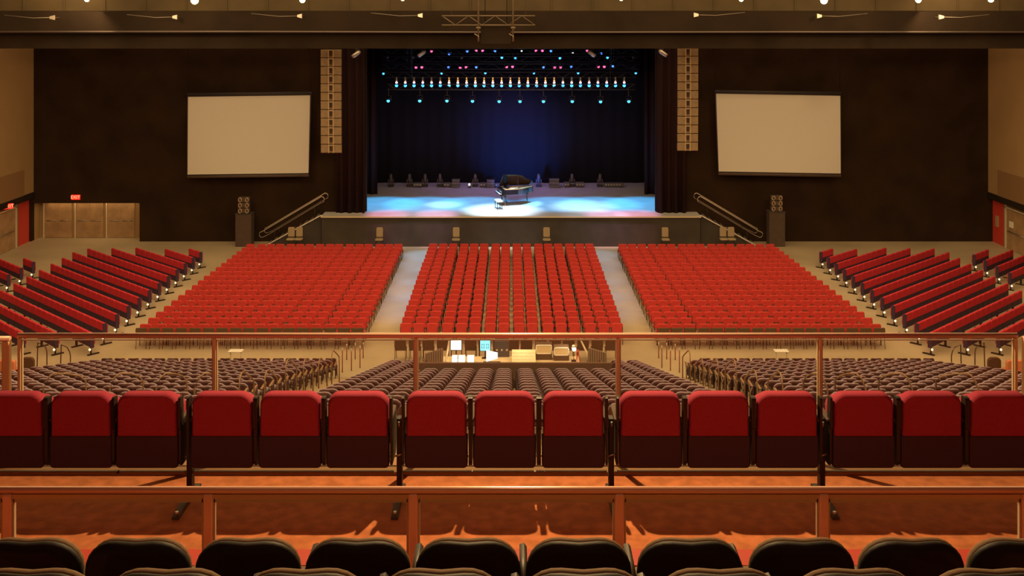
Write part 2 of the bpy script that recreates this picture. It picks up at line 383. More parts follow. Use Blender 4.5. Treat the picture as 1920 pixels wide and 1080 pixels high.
# line arrays
def line_array(pxc, py0, py1, sx, label):
    d = 56.5; t = thing('line_array_speaker', label, 'loudspeaker', P(pxc, py1, d))
    L0 = P(pxc, py1, d); n = 12; tot = (py1-py0)*d/F; hgt = tot/n; w2 = 19.5*d/F
    bm0 = None
    for i in range(n):
        z1 = tot-i*hgt; z0 = z1-hgt*.94; yo = .012*max(0, i-5)**2*-.35; xo = sx*.0012*max(0, i-5)**2
        bm = bmesh.new()
        # trapezoid cabinet
        o = [(-w2, z0), (w2, z0), (w2, z1), (-w2, z1)]
        slab(bm, o, [(0+yo, .02), (.03+yo, 0), (.55+yo, .08)], smooth=False)
        cb = fin('cabinet', bm, M_spk, t); cb.location = (xo, 0, 0)
        bm = bmesh.new()
        box(bm, -.16, -.10, -.05+yo, .0+yo, z0, z1); box(bm, .10, .16, -.05+yo, yo, z0, z1)
        box(bm, -.10, .10, -.04+yo, yo, z1-.05, z1)
        fin('centre_bracket', bm, M_spkrig, cb)
        bm = bmesh.new(); slab(bm, [(-.07, z0+.10), (.07, z0+.10), (.1, z1-.08), (-.1, z1-.08)][::-1], [(-.02+yo, 0), (.0+yo, 0)]); fin('horn_slot', bm, M_spkd, cb)
    bm = bmesh.new(); box(bm, -w2*.8, w2*.8, .1, .5, tot+.02, tot+.14); tube(bm, [(-.3, .3, tot+.1), (-.3, .3, ZC-L0.z)], .03, 6); tube(bm, [(.3, .3, tot+.1), (.3, .3, ZC-L0.z)], .03, 6)
    fin('flying_frame', bm, M_frame, t)
line_array(620.5, 93, 287, 1, 'tall hanging loudspeaker column left of the stage opening')
line_array(1290, 90, 283, -1, 'tall hanging loudspeaker column right of the stage opening')

# ground speaker stacks
def ground_stack(px, d, w_, py0, pym, label):
    c = P(px, 0, d); t = thing('speaker_plinth', label[0], 'plinth', (c.x, d, 0))
    zt = P(0, pym, d).z; w2 = w_/2
    fin('plinth_body', bx(-w2, w2, -.35, .35, 0, zt-.05), M_pil, t, bevel=.02); fin('plinth_top', bx(-w2-.02, w2+.02, -.37, .37, zt-.05, zt), M_skirt, t)
    z1 = P(0, py0, d).z-zt; n = 3; s = thing('floor_speaker_stack', label[1], 'loudspeaker', (c.x, d, zt))
    for i in range(n):
        z = i*z1/n; bm = bmesh.new(); slab(bm, rrect(-.34, .34, z+.01, z+z1/n-.01, .03, .03, 2), [(-.3, .03), (-.27, 0), (.25, .03)])
        cab = fin('cabinet', bm, M_pil, s)
        bm = bmesh.new()
        for sx in (-.2, .2):
            pts = [(sx+.09*math.cos(a*PI/6), -.305, z+z1/n/2+.12*math.sin(a*PI/6)) for a in range(12)]
            tube(bm, pts, .022, 5, closed=True)
        fin('driver', bm, M_spkrig, cab)
ground_stack(459, 59.2, .93, 368, 399, ('dark brown square plinth standing left of the stage steps', 'stack of small speaker boxes on the left plinth'))
ground_stack(1454.5, 59.2, .92, 365, 395, ('dark brown square plinth standing right of the stage steps', 'stack of small speaker boxes on the right plinth'))

# stage steps and handrails
def stairs(sx, label):
    t = thing('stage_steps', label, 'steps', (sx*11.05, 59.3, 0)); n = 9
    top = abs(P(600 if sx < 0 else 1300, 0, 59).x); L = 3.2
    bm = bmesh.new()
    for i in range(n):
        x0 = i*L/n; box(bm, *sorted((sx*x0, sx*(x0+L/n))), -.2, .95, 0, ST-ST*(i+.5)/n-.02)
    fin('treads', bm, M_skirt, t)
    bm = bmesh.new(); tube(bm, [(sx*-.1, -.25, ST), (sx*.05, -.25, ST), (sx*L, -.25, .05), (sx*(L+.12), -.25, .02)], .045, 6)
    fin('stringer', bm, M_alu, t)
    bm = bmesh.new()
    for i in range(n):
        x0 = i*L/n; box(bm, *sorted((sx*(x0+L/n-.05), sx*(x0+L/n))), -.22, .95, ST-ST*(i+.5)/n-.03, ST-ST*(i+.5)/n)
    fin('nosing', bm, M_alu, t)
    for yy in (-.25, .95):
        h = 1.0; pts = []
        a = Vector((0, yy, ST+h+.12)); b_ = Vector((sx*(L+.25), yy, .85))
        for q in range(7):
            an = PI/2+PI*q/6; pts.append(a+Vector((-sx*.0, 0, 0))+Vector((sx*.18*math.cos(an)*1.0, 0, -.18+.18*math.sin(an))))
        lo = [a+Vector((0, 0, -.40)), b_+Vector((0, 0, -.34))]
        path = pts+[lo[1]+Vector((-sx*.35, 0, .16))]
        for q in range(7):
            an = -PI/2+PI*q/6; path.append(b_+Vector((sx*.17*math.cos(an), 0, -.17+.17*math.sin(an))))
        bm = bmesh.new(); tube(bm, path, [.028]*5+[.012]*4+[.016]*3+[.024]*(len(path)-12), 8, closed=True)
        hr = fin('handrail', bm, M_chrome, t)
        bm = bmesh.new()
        for f_ in (.12, .85):
            x = sx*f_*L; zz = ST*(1-f_); tube(bm, [(x, yy, max(zz, .02)), (x, yy, zz+h-.35)], .018, 6)
        fin('rail_post', bm, M_frame, t)
stairs(-1, 'portable steps with pale edge going up to the left stage corner')
stairs(1, 'portable steps with pale edge going up to the right stage corner')

# tall beige chairs in front of the stage
def usher(px, d, label, first=None):
    loc = (P(px, 0, d).x, d, 0)
    if first: return dup(first, loc, 0, label)
    t = thing('tall_padded_chair', label, 'chair', loc, 0, 'beige chairs along the stage front')
    bm = bmesh.new(); slab(bm, rrect(-.19, .19, .78, 1.33, .08, .04, 4), [(.16, .02), (.18, 0), (.22, 0), (.24, .02)]); fin('backrest', bm, M_beige, t)
    bm = bmesh.new(); slab(bm, rrect(-.22, .22, -.22, .22, .06, .06, 3), [(.64, .02), (.66, 0), (.70, 0), (.72, .02)], axis='z'); fin('seat', bm, M_beige, t)
    for x in (-.18, .18):
        for y in (-.18, .2):
            bm = bmesh.new(); tube(bm, [(x*1.1, y*1.1, 0), (x, y, .65)], .018, 6); fin('leg', bm, M_frame, t)
    bm = bmesh.new(); tube(bm, [(-.19, .2, .65), (-.19, .21, .85)], .015, 6); tube(bm, [(.19, .2, .65), (.19, .21, .85)], .015, 6); fin('back_support', bm, M_frame, t)
    return t
u0 = usher(711, 57.7, 'beige tall chair by the stage front, behind left floor block')
usher(855, 57.7, 'beige tall chair by the stage front, left of the two centre ones', u0)
usher(1025, 57.7, 'beige tall chair by the stage front, right of the two centre ones', u0)
usher(1248, 57.7, 'beige tall chair by the stage front, behind right floor block', u0)
usher(545, 57.8, 'beige tall chair under left stage steps, outer one of the pair', u0)
usher(560, 57.8, 'beige tall chair under left stage steps, inner one of the pair', u0)
usher(1357, 57.8, 'beige tall chair under right stage steps, inner one of the pair', u0)
usher(1372, 57.8, 'beige tall chair under right stage steps, outer one of the pair', u0)

# grand piano: keyboard to the left, lid opening towards the hall
def piano():
    pos = P(945, 0, 62.2); t = thing('grand_piano', 'glossy black grand piano with raised lid at centre stage', 'piano', (pos.x, 62.0, ST), .22)
    # plan outline: x along length (keyboard x=0), y depth (0 near audience)
    out = [(0, 0), (.45, 0), (.9, .03), (1.25, .18), (1.5, .45), (1.75, .72), (1.98, .85), (2.1, 1.05), (2.08, 1.3), (1.9, 1.45), (0, 1.45)]
    bm = bmesh.new(); slab(bm, out, [(.68, .01), (.70, 0), (.98, 0), (1.0, .01)], axis='z', smooth=False); fin('case', bm, M_ebony, t)
    bm = bmesh.new(); slab(bm, out, [(1.0, .07), (1.012, .07)], axis='z', smooth=False); fin('soundboard', bm, M_gold, t)
    bm = bmesh.new()
    for i in range(14): tube(bm, [(.4, .15+i*.085, 1.03), (1.0+i*.07, .30+i*.075, 1.03)], .004, 4)
    fin('strings', bm, M_alu, t)
    bm = bmesh.new(); box(bm, -.28, .02, .03, 1.42, .66, .74); fin('keybed', bm, M_ebony, t)
    bm = bmesh.new(); box(bm, -.26, -.12, .1, 1.35, .74, .765)
    k = fin('keyboard', bm, M_ivory, t)
    bm = bmesh.new()
    for i in range(36):
        if i % 7 in (0, 3): continue
        box(bm, -.20, -.10, .12+i*.034, .135+i*.034, .765, .78)
    fin('black_keys', bm, M_ebony, k)
    bm = bmesh.new(); box(bm, -.13, .0, .05, 1.4, .76, .98); fin('fallboard', bm, M_ebony, t)
    bm = bmesh.new(); v = [bm.verts.new(p) for p in ((.22, .3, 1.02), (.22, 1.2, 1.02), (.38, 1.15, 1.28), (.38, .35, 1.28), (.25, .3, 1.02), (.25, 1.2, 1.02), (.41, 1.15, 1.28), (.41, .35, 1.28))]
    for q in ((0, 1, 2, 3), (7, 6, 5, 4), (0, 1, 5, 4), (1, 2, 6, 5), (2, 3, 7, 6), (3, 0, 4, 7)): bm.faces.new([v[i] for i in q])
    fin('music_desk', bm, M_ebony, t)
    # lid: same outline hinged at y=1.45, opened 38 deg
    bm = bmesh.new(); slab(bm, [(x, y-1.45) for x, y in out if x > -.1], [(0, .01), (.01, 0), (.03, 0), (.04, .01)], axis='z', smooth=False)
    lid = fin('lid', bm, M_ebony, t); lid.location = (0, 1.45, 1.02); lid.rotation_euler = (-math.radians(36), 0, 0)
    bm = bmesh.new(); tube(bm, [(.95, .15, 1.0), (.95, .42, 1.72)], .014, 6); fin('lid_prop', bm, M_ebony, t)
    for x, y in ((.12, .2), (.12, 1.25), (1.72, 1.1)):
        bm = bmesh.new(); tube(bm, [(x, y, .09), (x, y, .2), (x, y, .5), (x, y, .7)], [.03, .04, .055, .07], 8); lg = fin('leg', bm, M_ebony, t)
        bm = bmesh.new(); tube(bm, [(x-.02, y, .045), (x+.02, y, .045)], .045, 10); fin('caster', bm, M_gold, lg)
    bm = bmesh.new(); tube(bm, [(.3, .65, .12), (.25, .68, .7)], .015, 6); tube(bm, [(.3, .85, .12), (.25, .82, .7)], .015, 6); box(bm, .2, .36, .6, .9, .09, .14); ly = fin('pedal_lyre', bm, M_ebony, t)
    for y in (.66, .75, .84):
        bm = bmesh.new(); box(bm, .06, .2, y-.015, y+.015, .09, .105); fin('pedal', bm, M_gold, ly)
    b0 = P(938, 0, 61.1); s = thing('piano_bench', 'small white-lit piano bench left of the grand piano', 'bench', (b0.x-.1, 61.3, ST), .22)
    bm = bmesh.new(); slab(bm, rrect(-.19, .19, -.38, .38, .03, .03, 3), [(.44, .01), (.46, 0), (.51, 0), (.53, .02)], axis='z'); fin('seat_cushion', bm, M_white, s)
    for x in (-.15, .15):
        for y in (-.32, .32):
            bm = bmesh.new(); tube(bm, [(x, y, 0), (x, y, .45)], [.018, .026], 6); fin('leg', bm, M_ebony, s)
piano()

# upstage equipment
def case_box(x0, x1, y0, y1, d, label, n='road_case', m=M_case):
    z1 = P(0, y0, d).z-ST; a, b_ = P(x0, 0, d).x, P(x1, 0, d).x; w2 = (b_-a)/2
    t = thing(n, label, 'case', ((a+b_)/2, d, ST))
    fin('case_body', bx(-w2, w2, -.3, .3, .06, z1), m, t, bevel=.02)
    bm = bmesh.new()
    for z in (.06, z1*.55, z1-.02): box(bm, -w2-.012, w2+.012, -.312, .312, z, z+.025)
    fin('edge_trim', bm, M_steel, t)
    for x in (-w2+.08, w2-.08):
        bm = bmesh.new(); tube(bm, [(x-.015, -.2, .04), (x+.015, -.2, .04)], .04, 8); tube(bm, [(x-.015, .2, .04), (x+.015, .2, .04)], .04, 8); fin('caster', bm, M_frame, t)
D1 = 69.2
def cw(k): return {0: 'grey equipment case upstage, farthest left of the tall ones', 1: 'grey equipment case upstage, just left of the piano', 2: 'grey equipment case upstage, just right of the piano'}[k]
for k, (a, b_, y0) in enumerate(((848, 862, 336), (913, 927, 337), (1030, 1048, 335))): case_box(a, b_, y0, 355, D1, cw(k))
def bar(x0, x1, y0, y1, d, label):
    z1 = P(0, y0, d).z-ST; z0 = P(0, y1, d).z-ST; a, b_ = P(x0, 0, d).x, P(x1, 0, d).x; w2 = (b_-a)/2
    t = thing('floor_light_bar', label, 'stage light', ((a+b_)/2, d, ST), 0, 'low light bars across the back of the stage')
    bm = bmesh.new(); slab(bm, rrect(-w2, w2, z0, z1, .03, .03, 2), [(-.15, .02), (-.12, 0), (.12, 0), (.15, .02)]); fin('lamp_housing', bm, M_case, t)
    bm = bmesh.new()
    for i in range(max(3, int(w2*2/.2))):
        x = -w2+.1+i*.19
        if x < w2-.05: tube(bm, [(x, -.16, (z0+z1)/2), (x, -.15, (z0+z1)/2)], .06, 10)
    fin('lens_row', bm, M_steel, t)
    for x in (-w2*.7, w2*.7):
        bm = bmesh.new(); box(bm, x-.03, x+.03, -.12, .12, 0, z0+.02); fin('foot', bm, M_frame, t)
bl = ['leftmost of the row', 'second from the left', 'third from the left, beside a tall case', 'fourth from the left, just before the piano', 'first right of the piano', 'second right of the piano', 'longest one at far right']
for k, (a, b_, y0) in enumerate(((775, 792, 342), (832, 846, 342), (900, 911, 342), (928, 936, 343), (1057, 1068, 341), (1079, 1095, 341), (1133, 1169, 342))):
    bar(a, b_, y0, 349.5, D1-.1 if k in (3,) else D1, 'low dark light bar at stage back, '+bl[k])
def mover(px, label, h=1.0, first=None, d=69.4):
    loc = (P(px, 0, d).x, d, ST)
    if first: return dup(first, loc, 0, label)
    t = thing('moving_head_light', label, 'stage light', loc, 0, 'moving lights standing upstage')
    fin('base', bx(-.2, .2, -.17, .17, 0, .16), M_frame, t, bevel=.02)
    bm = bmesh.new(); box(bm, -.19, -.14, -.06, .06, .16, .52); box(bm, .14, .19, -.06, .06, .16, .52); box(bm, -.19, .19, -.06, .06, .16, .2); fin('yoke', bm, M_case, t)
    bm = bmesh.new(); tube(bm, [(0, .05, .26), (0, .03, .38), (0, -.02, .62), (0, -.04, .86)], [.07, .12, .12, .09], 10); hd = fin('lamp_head', bm, M_case, t)
    bm = bmesh.new(); tube(bm, [(0, -.04, .86), (0, -.042, .88)], .07, 10); fin('lens', bm, M_steel, hd)
    return t
m0 = mover(733, 'dark moving stage light upstage, nearest the left wing')
for px, l in ((768, 'left of the leftmost light bar'), (797, 'right of the leftmost light bar'), (825, 'left of the left tall case'), (891, 'behind gap between left cases'), (1010, 'directly right of the piano'), (1072.5, 'between two light bars right of piano'), (1125, 'beside the long right light bar'), (1013, 'x')):
    if l != 'x': mover(px, 'dark moving stage light upstage, '+l, first=m0)
for px, py, nm in ((880, 346, 'left'), (941, 345, 'right')):
    q = P(px, py, 69.0); t = thing('bare_bulb_lamp', 'small glowing white bulb on a stand, the %s one of two left of piano' % nm, 'lamp', (q.x, 69.0, ST))
    bm = bmesh.new(); tube(bm, [(0, 0, .02), (0, 0, q.z-ST-.1)], .015, 6); fin('stand', bm, M_frame, t)
    bm = bmesh.new(); tube(bm, [(0, 0, 0), (0, 0, .03)], [.14, .12], 10); fin('base', bm, M_frame, t)
    bm = bmesh.new(); bmesh.ops.create_uvsphere(bm, u_segments=10, v_segments=8, radius=.085); b = fin('bulb', bm, E('ivory_bulb', (1, .92, .75), .9), t); b.location = (0, 0, q.z-ST)

# ------------------------------------------------------------------ stage rig lights
def truss(name, x0, x1, y, z, label, m=M_frame, s=.3, cat='truss'):
    t = thing(name, label, cat, ((x0+x1)/2, y, z)); L = (x1-x0)/2
    bm = bmesh.new()
    for dy in (-s/2, s/2):
        for dz in (0, s): tube(bm, [(-L, dy, dz), (L, dy, dz)], .028, 6)
    fin('chords', bm, m, t)
    bm = bmesh.new(); n = max(2, int(2*L/.6)); st = 2*L/n
    for i in range(n):
        xa, xb = -L+i*st, -L+(i+1)*st
        z0, z1 = (0, s) if i % 2 else (s, 0)
        for dy in (-s/2, s/2): tube(bm, [(xa, dy, z0), (xb, dy, z1)], .014, 4)
        tube(bm, [(xa, -s/2, 0), (xa, s/2, 0)], .014, 4); tube(bm, [(xa, -s/2, s), (xa, s/2, s)], .014, 4)
    fin('lacing', bm, m, t)
    for x in (-L*.8, L*.8):
        bm = bmesh.new(); tube(bm, [(x, 0, s), (x, 0, ZC-z)], .012, 4); fin('hanging_cable', bm, m, t)
    return t
M_truss = mat('dull_grey_truss', (.12, .10, .10), .5, metal=.5)
fixt = {}
PL = {64.0: .80, 66.6: .34, 67.9: .45, 69.1: .36, 70.3: .55}
def fixture(px, py, d, em, size, label, group):
    q = P(px, py, d); key = (em.name, size, d)
    if key in fixt: return dup(fixt[key], q, 0, label, group)
    t = thing('stage_light', label, 'stage light', q, 0, group); s = size
    bm = bmesh.new(); tube(bm, [(0, -.02, 0), (0, .05, .02), (0, .28*s/.1, .08*s/.1), (0, .36*s/.1, .1*s/.1)], [s*1.25, s*1.4, s*1.2, s*.6], 10); b = fin('lamp_body', bm, M_frame, t)
    bm = bmesh.new(); tube(bm, [(0, -.035, 0), (0, -.022, 0)], [s*.9, s], 12); fin('lens', bm, em, b)
    bm = bmesh.new(); w2 = s*1.6; tube(bm, [(-w2, .1, .02), (-w2, .1, .12+s*2), (w2, .1, .12+s*2), (w2, .1, .02)], .02, 5); tube(bm, [(0, .1, .12+s*2), (0, .26, PL[d])], .025, 5); fin('yoke', bm, M_truss, t)
    fixt[key] = t; return t
def fset(items, py_d, em, s, phrase, group):
    n = len(items)
    for i, it in enumerate(items):
        px, py = it; fixture(px, py, py_d, em, s, phrase % ORD[i+1], group)
rows_y = [(169, 64.0, 725, 1192, 'lowest lighting truss, hung over the front of the stage'), (146, 65.3, 722, 1195, 'lighting truss just behind the row of blue batten lamps'), (130, 66.6, 715, 1200, 'lighting truss carrying small blue lamps, third from the bottom'), (116, 67.9, 715, 1200, 'lighting truss carrying pink lamp pairs, fourth from bottom'), (101, 69.1, 715, 1200, 'lighting truss carrying faint cyan lamps, second from the top'), (89, 70.3, 715, 1200, 'highest visible lighting truss upstage')]
for py, d, a, b_, l in rows_y: truss('lighting_truss', P(a, 0, d).x, P(b_, 0, d).x, d+.4, P(0, py, d).z, 'dark '+l, M_truss, .35)
fset([(728, 189), (787, 189), (838, 189), (886, 189.5), (936, 190), (975, 190), (1019, 190), (1073, 190), (1126, 190.5), (1179, 190)], 64.0, E_cy, .10, 'bright cyan spotlight below the lowest truss, %s from left', 'cyan lamps below the lowest truss')
fset([(719, 138), (828, 137.5), (910, 137), (1001, 137), (1084, 137), (1192, 137)], 66.6, E_cy, .075, 'small cyan lamp above the batten row, %s from left', 'small lamps above the battens')
fset([(841, 126), (893, 126), (1019, 126), (1071, 125), (1149, 124)], 67.9, E_bl, .08, 'dim blue lamp among the pink pairs, %s from left', 'blue lamps among the pink pairs')
fset([(780, 126.5), (791, 126), (863, 127), (874, 126), (950, 125.5), (961, 125), (1040, 126.5), (1051, 126), (1122, 125), (1133, 125)], 67.9, E_rd, .085, 'glowing pink lamp in the row of pairs, %s from left', 'pink lamp pairs')
fset([(941, 108), (966, 109), (1050, 109), (1139, 108)], 69.1, E_cy, .085, 'cyan lamp just under the top lighting row, %s from left', 'cyan lamps under the top row')
fset([(727, 108), (775, 108), (866, 109), (1187, 108)], 69.1, M_alu, .06, 'tiny pale unlit lamp under the top row, %s from left', 'pale lamps under the top row')
fset([(809, 96), (893, 95), (905, 95), (1005, 95), (1017, 95), (1101, 95)], 70.3, E_rd, .085, 'red lamp in the topmost lighting row, %s from left', 'red lamps in the top row')
fset([(842, 101), (876, 96), (928, 96), (1033, 95.5), (1128, 100)], 70.3, E_bl, .085, 'blue lamp in the topmost lighting row, %s from left', 'blue lamps in the top row')
fset([(978, 95.5), (1074, 99.5)], 70.3, E_wh, .055, 'small white lamp in the topmost lighting row, %s from left', 'white lamps in the top row')
# vertical multi-cell batten lamps
bt0 = None
for i in range(27):
    px = 743.5+16.42*i; q = P(px, 160.5, 65.3); lab = 'vertical multi-colour batten lamp in the long row, %s from left' % ORD[i+1]
    warm = 6 <= i <= 18
    key = 'w' if warm else 'c'
    if key in fixt: dup(fixt[key], q, 0, lab); continue
    t = thing('batten_light', lab, 'stage light', q, 0, 'row of vertical batten lamps')
    fin('housing', bx(-.09, .09, 0, .16, -.08, .58), M_frame, t)
    cells = [(0, E_bl, .10), (.09, E_wh if warm else E_cy, .085), (.20, E_pk, .075), (.34, E_wm if warm else M_alu, .055), (.48, E_wm if warm else M_alu, .04)]
    cells[0] = (0, E_cy, .10)
    for z, em, r in cells:
        bm = bmesh.new(); tube(bm, [(0, -.02-z*.01, z), (0, 0, z)], [r*.85, r], 10); fin('lens', bm, em, t)
    bm = bmesh.new(); tube(bm, [(0, .08, .5), (0, .24, .56)], .025, 5); fin('clamp', bm, M_truss, t)
    fixt[key] = t
# grey moving lights at proscenium corners
for px, py, l in ((668, 102, 'left top corner of the stage opening'), (1243, 100, 'right top corner of the stage opening'), (791, 101, 'left part of the header above the stage'), (1109, 101, 'right part of the header above the stage')):
    q = P(px, py, 57.5 if px < 700 or px > 1200 else 61.8); sx = 1 if px < 958 else -1
    t = thing('profile_spotlight', 'grey tilted spotlight at the '+l, 'stage light', q)
    bm = bmesh.new(); tube(bm, [(-.22*sx, -.1, -.14), (-.1*sx, -.05, -.06), (.1*sx, .05, .10), (.2*sx, .1, .18)], [.11, .12, .13, .08], 10); fin('lamp_body', bm, M_alu, t)
    bm = bmesh.new(); tube(bm, [(0, 0, .05), (0, 0, .45)], .03, 6); tube(bm, [(-.15, 0, .05), (-.15, 0, .3), (.15, 0, .3), (.15, 0, .05)], .02, 5); fin('yoke', bm, M_truss, t)
    bm = bmesh.new(); tube(bm, [(0, 0, .45), (0, 0, ZC-q.z)], .02, 6); fin('hanging_pipe', bm, M_truss, t)
# pipe along the header, small floods, centre truss and hanging box
t = thing('lighting_pipe', 'long thin grey pipe running across the hall in front of the header', 'pipe', (0, 49.2, P(0, 60, 49.2).z))
bm = bmesh.new(); tube(bm, [(-28, 0, 0), (-14, 0, .02), (0, 0, -.02), (14, 0, .0), (28, 0, -.01)], .045, 6); fin('pipe', bm, M_truss, t)
bm = bmesh.new()
for i in range(-9, 10): tube(bm, [(i*3, 0, 0), (i*3, .38, .01)], .02, 4)
fin('bracket', bm, M_truss, t)
for i, (px, py) in enumerate(((98, 33), (328, 32), (562, 30), (788, 29), (1305, 28), (1536, 30), (1765, 32))):
    q = P(px, py, 48.8); t = thing('flood_light', 'small white floodlight on the dark header, %s from left' % ORD[i+1], 'lamp', q, 0, 'small floodlights on the header')
    s = 1 if px < 958 else -1
    bm = bmesh.new(); slab(bm, [(-.12, -.06), (.12, -.12), (.12, .12), (-.12, .06)] if s > 0 else [(-.12, -.12), (.12, -.06), (.12, .06), (-.12, .12)], [(-.06, .01), (.06, .01)], smooth=False); fin('lamp_body', bm, M_alu, t)
    bm = bmesh.new(); tube(bm, [(0, .05, 0), (0, .78, 0)], .02, 5); fin('arm', bm, M_truss, t)
    bm = bmesh.new(); tube(bm, [(-s*.12, 0, 0), (-s*1.0, .1, -.02), (-s*2.4, .2, .12)], .012, 4); fin('cable', bm, M_steel, t)
M_trl = mat('bare_aluminium_truss', (.17, .13, .09), .45, metal=.4)
truss('lighting_truss', P(829, 0, 46).x, P(1003, 0, 46).x, 46, P(0, 47, 46).z, 'short bare aluminium truss hanging centre above the header', M_trl, .42)
for px, l in ((897, 'left'), (962, 'right')):
    q = P(px, 78, 45.6); t = thing('hanging_pole', 'vertical hanging metal pole at %s side of the centre truss' % l, 'pole', q)
    bm = bmesh.new(); tube(bm, [(0, 0, 0), (0, 0, ZC-q.z)], .045, 6); fin('pole', bm, M_trl, t)
    bm = bmesh.new(); tube(bm, [(-.18, -.05, .35), (0, -.05, .25), (.02, -.05, .05)], .035, 6); tube(bm, [(-.1, 0, .62), (.1, 0, .62)], .05, 6); fin('clamp', bm, M_trl, t)
q = P(930, 83, 46.6); t = thing('hanging_projector', 'dark boxy projector unit hanging under the centre truss', 'projector', q)
bm = bmesh.new(); slab(bm, rrect(-.7, .7, 0, .85, .06, .06, 3), [(-.3, .03), (-.26, 0), (.4, 0), (.45, .03)]); fin('housing', bm, M_beam, t)
bm = bmesh.new(); tube(bm, [(0, .45, .4), (0, .6, .4)], [.16, .14], 12); fin('lens', bm, M_ebony, t)
for x in (-.5, .5):
    bm = bmesh.new(); tube(bm, [(x, 0, .85), (x, 0, ZC-q.z)], .02, 5); fin('hanging_cable', bm, M_frame, t)
# ceiling downlights at the top of the frame
for i, (px, py, r) in enumerate(((163, -1, .10), (365, 1, .16), (567, 0, .12), (755, -2, .08), (1165, -2, .08), (1390, -1, .09), (1545, 1, .15), (1722, 0, .12), (1858, -1, .12))):
    q = P(px, py, 43); t = thing('pendant_downlight', 'glowing golden ceiling downlight at the top edge, %s from left' % ORD[i+1], 'lamp', q, 0, 'golden downlights along the top')
    bm = bmesh.new(); tube(bm, [(0, 0, .05), (0, 0, .12), (0, 0, .35), (0, 0, .4)], [.16, .15, .12, .04], 12); fin('lamp_shade', bm, M_frame, t)
    bm = bmesh.new(); bmesh.ops.create_uvsphere(bm, u_segments=12, v_segments=8, radius=r); fin('bulb', bm, E_bulb, t)
    bm = bmesh.new(); tube(bm, [(0, 0, .4), (0, 0, ZC-q.z)], .015, 5); fin('stem', bm, M_frame, t)

# exit signs
def exit_sign(q, rz, label, w_=.5):
    t = thing('exit_sign', label, 'sign', q, rz)
    fin('sign_box', bx(-w_/2, w_/2, 0, .07, -.14, .14), E_exit, t)
    cu = bpy.data.curves.new('letters', 'FONT'); cu.body = 'EXIT'; cu.size = .27; cu.extrude = .008; cu.align_x = 'CENTER'; cu.align_y = 'CENTER'
    to = bpy.data.objects.new('tmp', cu); C.objects.link(to); bpy.context.view_layer.update()
    me = bpy.data.meshes.new_from_object(to.evaluated_get(bpy.context.evaluated_depsgraph_get())); bpy.data.objects.remove(to)
    me.materials.clear(); me.materials.append(E_exitl)
    o = bpy.data.objects.new('exit_lettering', me); C.objects.link(o); o.parent = t; o.rotation_euler = (PI/2, 0, 0); o.location = (0, -.012, 0)
exit_sign(P(141.5, 370, 60.2), 0, 'glowing red EXIT sign above the recessed doors')
exit_sign((-28.3, 57.1, P(0, 387, 57.1).z), PI/2-.7, 'glowing red EXIT sign over the far left side door')

# ------------------------------------------------------------------ chair builders
def make_floor_chair():
    t = thing('banquet_chair', '', 'chair', (0, 0, 0), 0, 'red chairs of the three floor blocks')
    bm = bmesh.new(); slab(bm, rrect(-.235, .235, .40, .85, .07, .04, 3), [(-.25, .02), (-.235, 0), (-.20, 0), (-.18, .025)]); bk = fin('backrest', bm, M_red, t)
    bm = bmesh.new(); slab(bm, rrect(-.235, .235, -.20, .24, .05, .03, 2), [(.40, .02), (.42, 0), (.46, 0), (.48, .02)], axis='z'); st = fin('seat', bm, M_red, t)
    bm = bmesh.new()
    for x in (-.22, .22):
        tube(bm, [(x, -.30, 0), (x, -.24, .40), (x, -.255, .70)], .013, 4); tube(bm, [(x, .24, 0), (x, .2, .42)], .013, 4); tube(bm, [(x, -.24, .38), (x, .2, .39)], .012, 4)
    tube(bm, [(-.22, -.23, .37), (.22, -.23, .37)], .012, 4)
    fr = fin('frame', bm, M_frame, t)
    return t, [bk, st, fr]
def make_brown_chair():
    t = thing('banquet_chair', '', 'chair', (0, 0, 0), 0, 'brown backed chairs of the last floor row')
    bm = bmesh.new(); slab(bm, rrect(-.225, .225, .52, .84, .05, .05, 3, .01), [(-.24, .015), (-.23, 0), (-.20, 0), (-.19, .015)]); fin('backrest', bm, M_brown, t)
    bm = bmesh.new(); slab(bm, rrect(-.225, .225, -.20, .22, .04, .03, 2), [(.42, .015), (.43, 0), (.46, 0), (.47, .015)], axis='z'); fin('seat', bm, M_brown, t)
    for x in (-.20, .20):
        bm = bmesh.new(); tube(bm, [(x, -.28, 0), (x, -.21, .42), (x, -.225, .6)], .013, 5); fin('leg', bm, M_brown, t)
        bm = bmesh.new(); tube(bm, [(x, .22, 0), (x, .18, .42)], .013, 5); fin('leg', bm, M_brown, t)
    return t
def make_side_seat():
    t = thing('fixed_seat', '', 'chair', (0, 0, 0), 0, '')
    bm = bmesh.new(); slab(bm, rrect(-.275, .275, .54, .88, .05, .02, 3), [(-.24, .02), (-.22, 0), (-.16, 0), (-.14, .02)]); a = fin('backrest', bm, M_red2, t)
    bm = bmesh.new(); slab(bm, rrect(-.27, .27, .30, .56, .01, .03, 2), [(-.235, .01), (-.22, 0), (-.18, 0)]); b_ = fin('lower_back_panel', bm, M_dkpl, t)
    bm = bmesh.new(); slab(bm, rrect(-.25, .25, .38, .80, .05, .04, 2), [(-.10, .02), (-.08, 0), (-.03, 0), (-.01, .02)]); c = fin('folded_seat', bm, M_red2, t)
    bm = bmesh.new(); box(bm, -.28, .28, -.18, -.10, .27, .33); d = fin('support_beam', bm, M_frame, t)
    return t, [a, b_, c, d]
def leg_bm():
    bm = bmesh.new(); box(bm, -.03, .03, -.18, -.10, 0, .3); box(bm, -.05, .05, -.34, .12, 0, .035); return bm

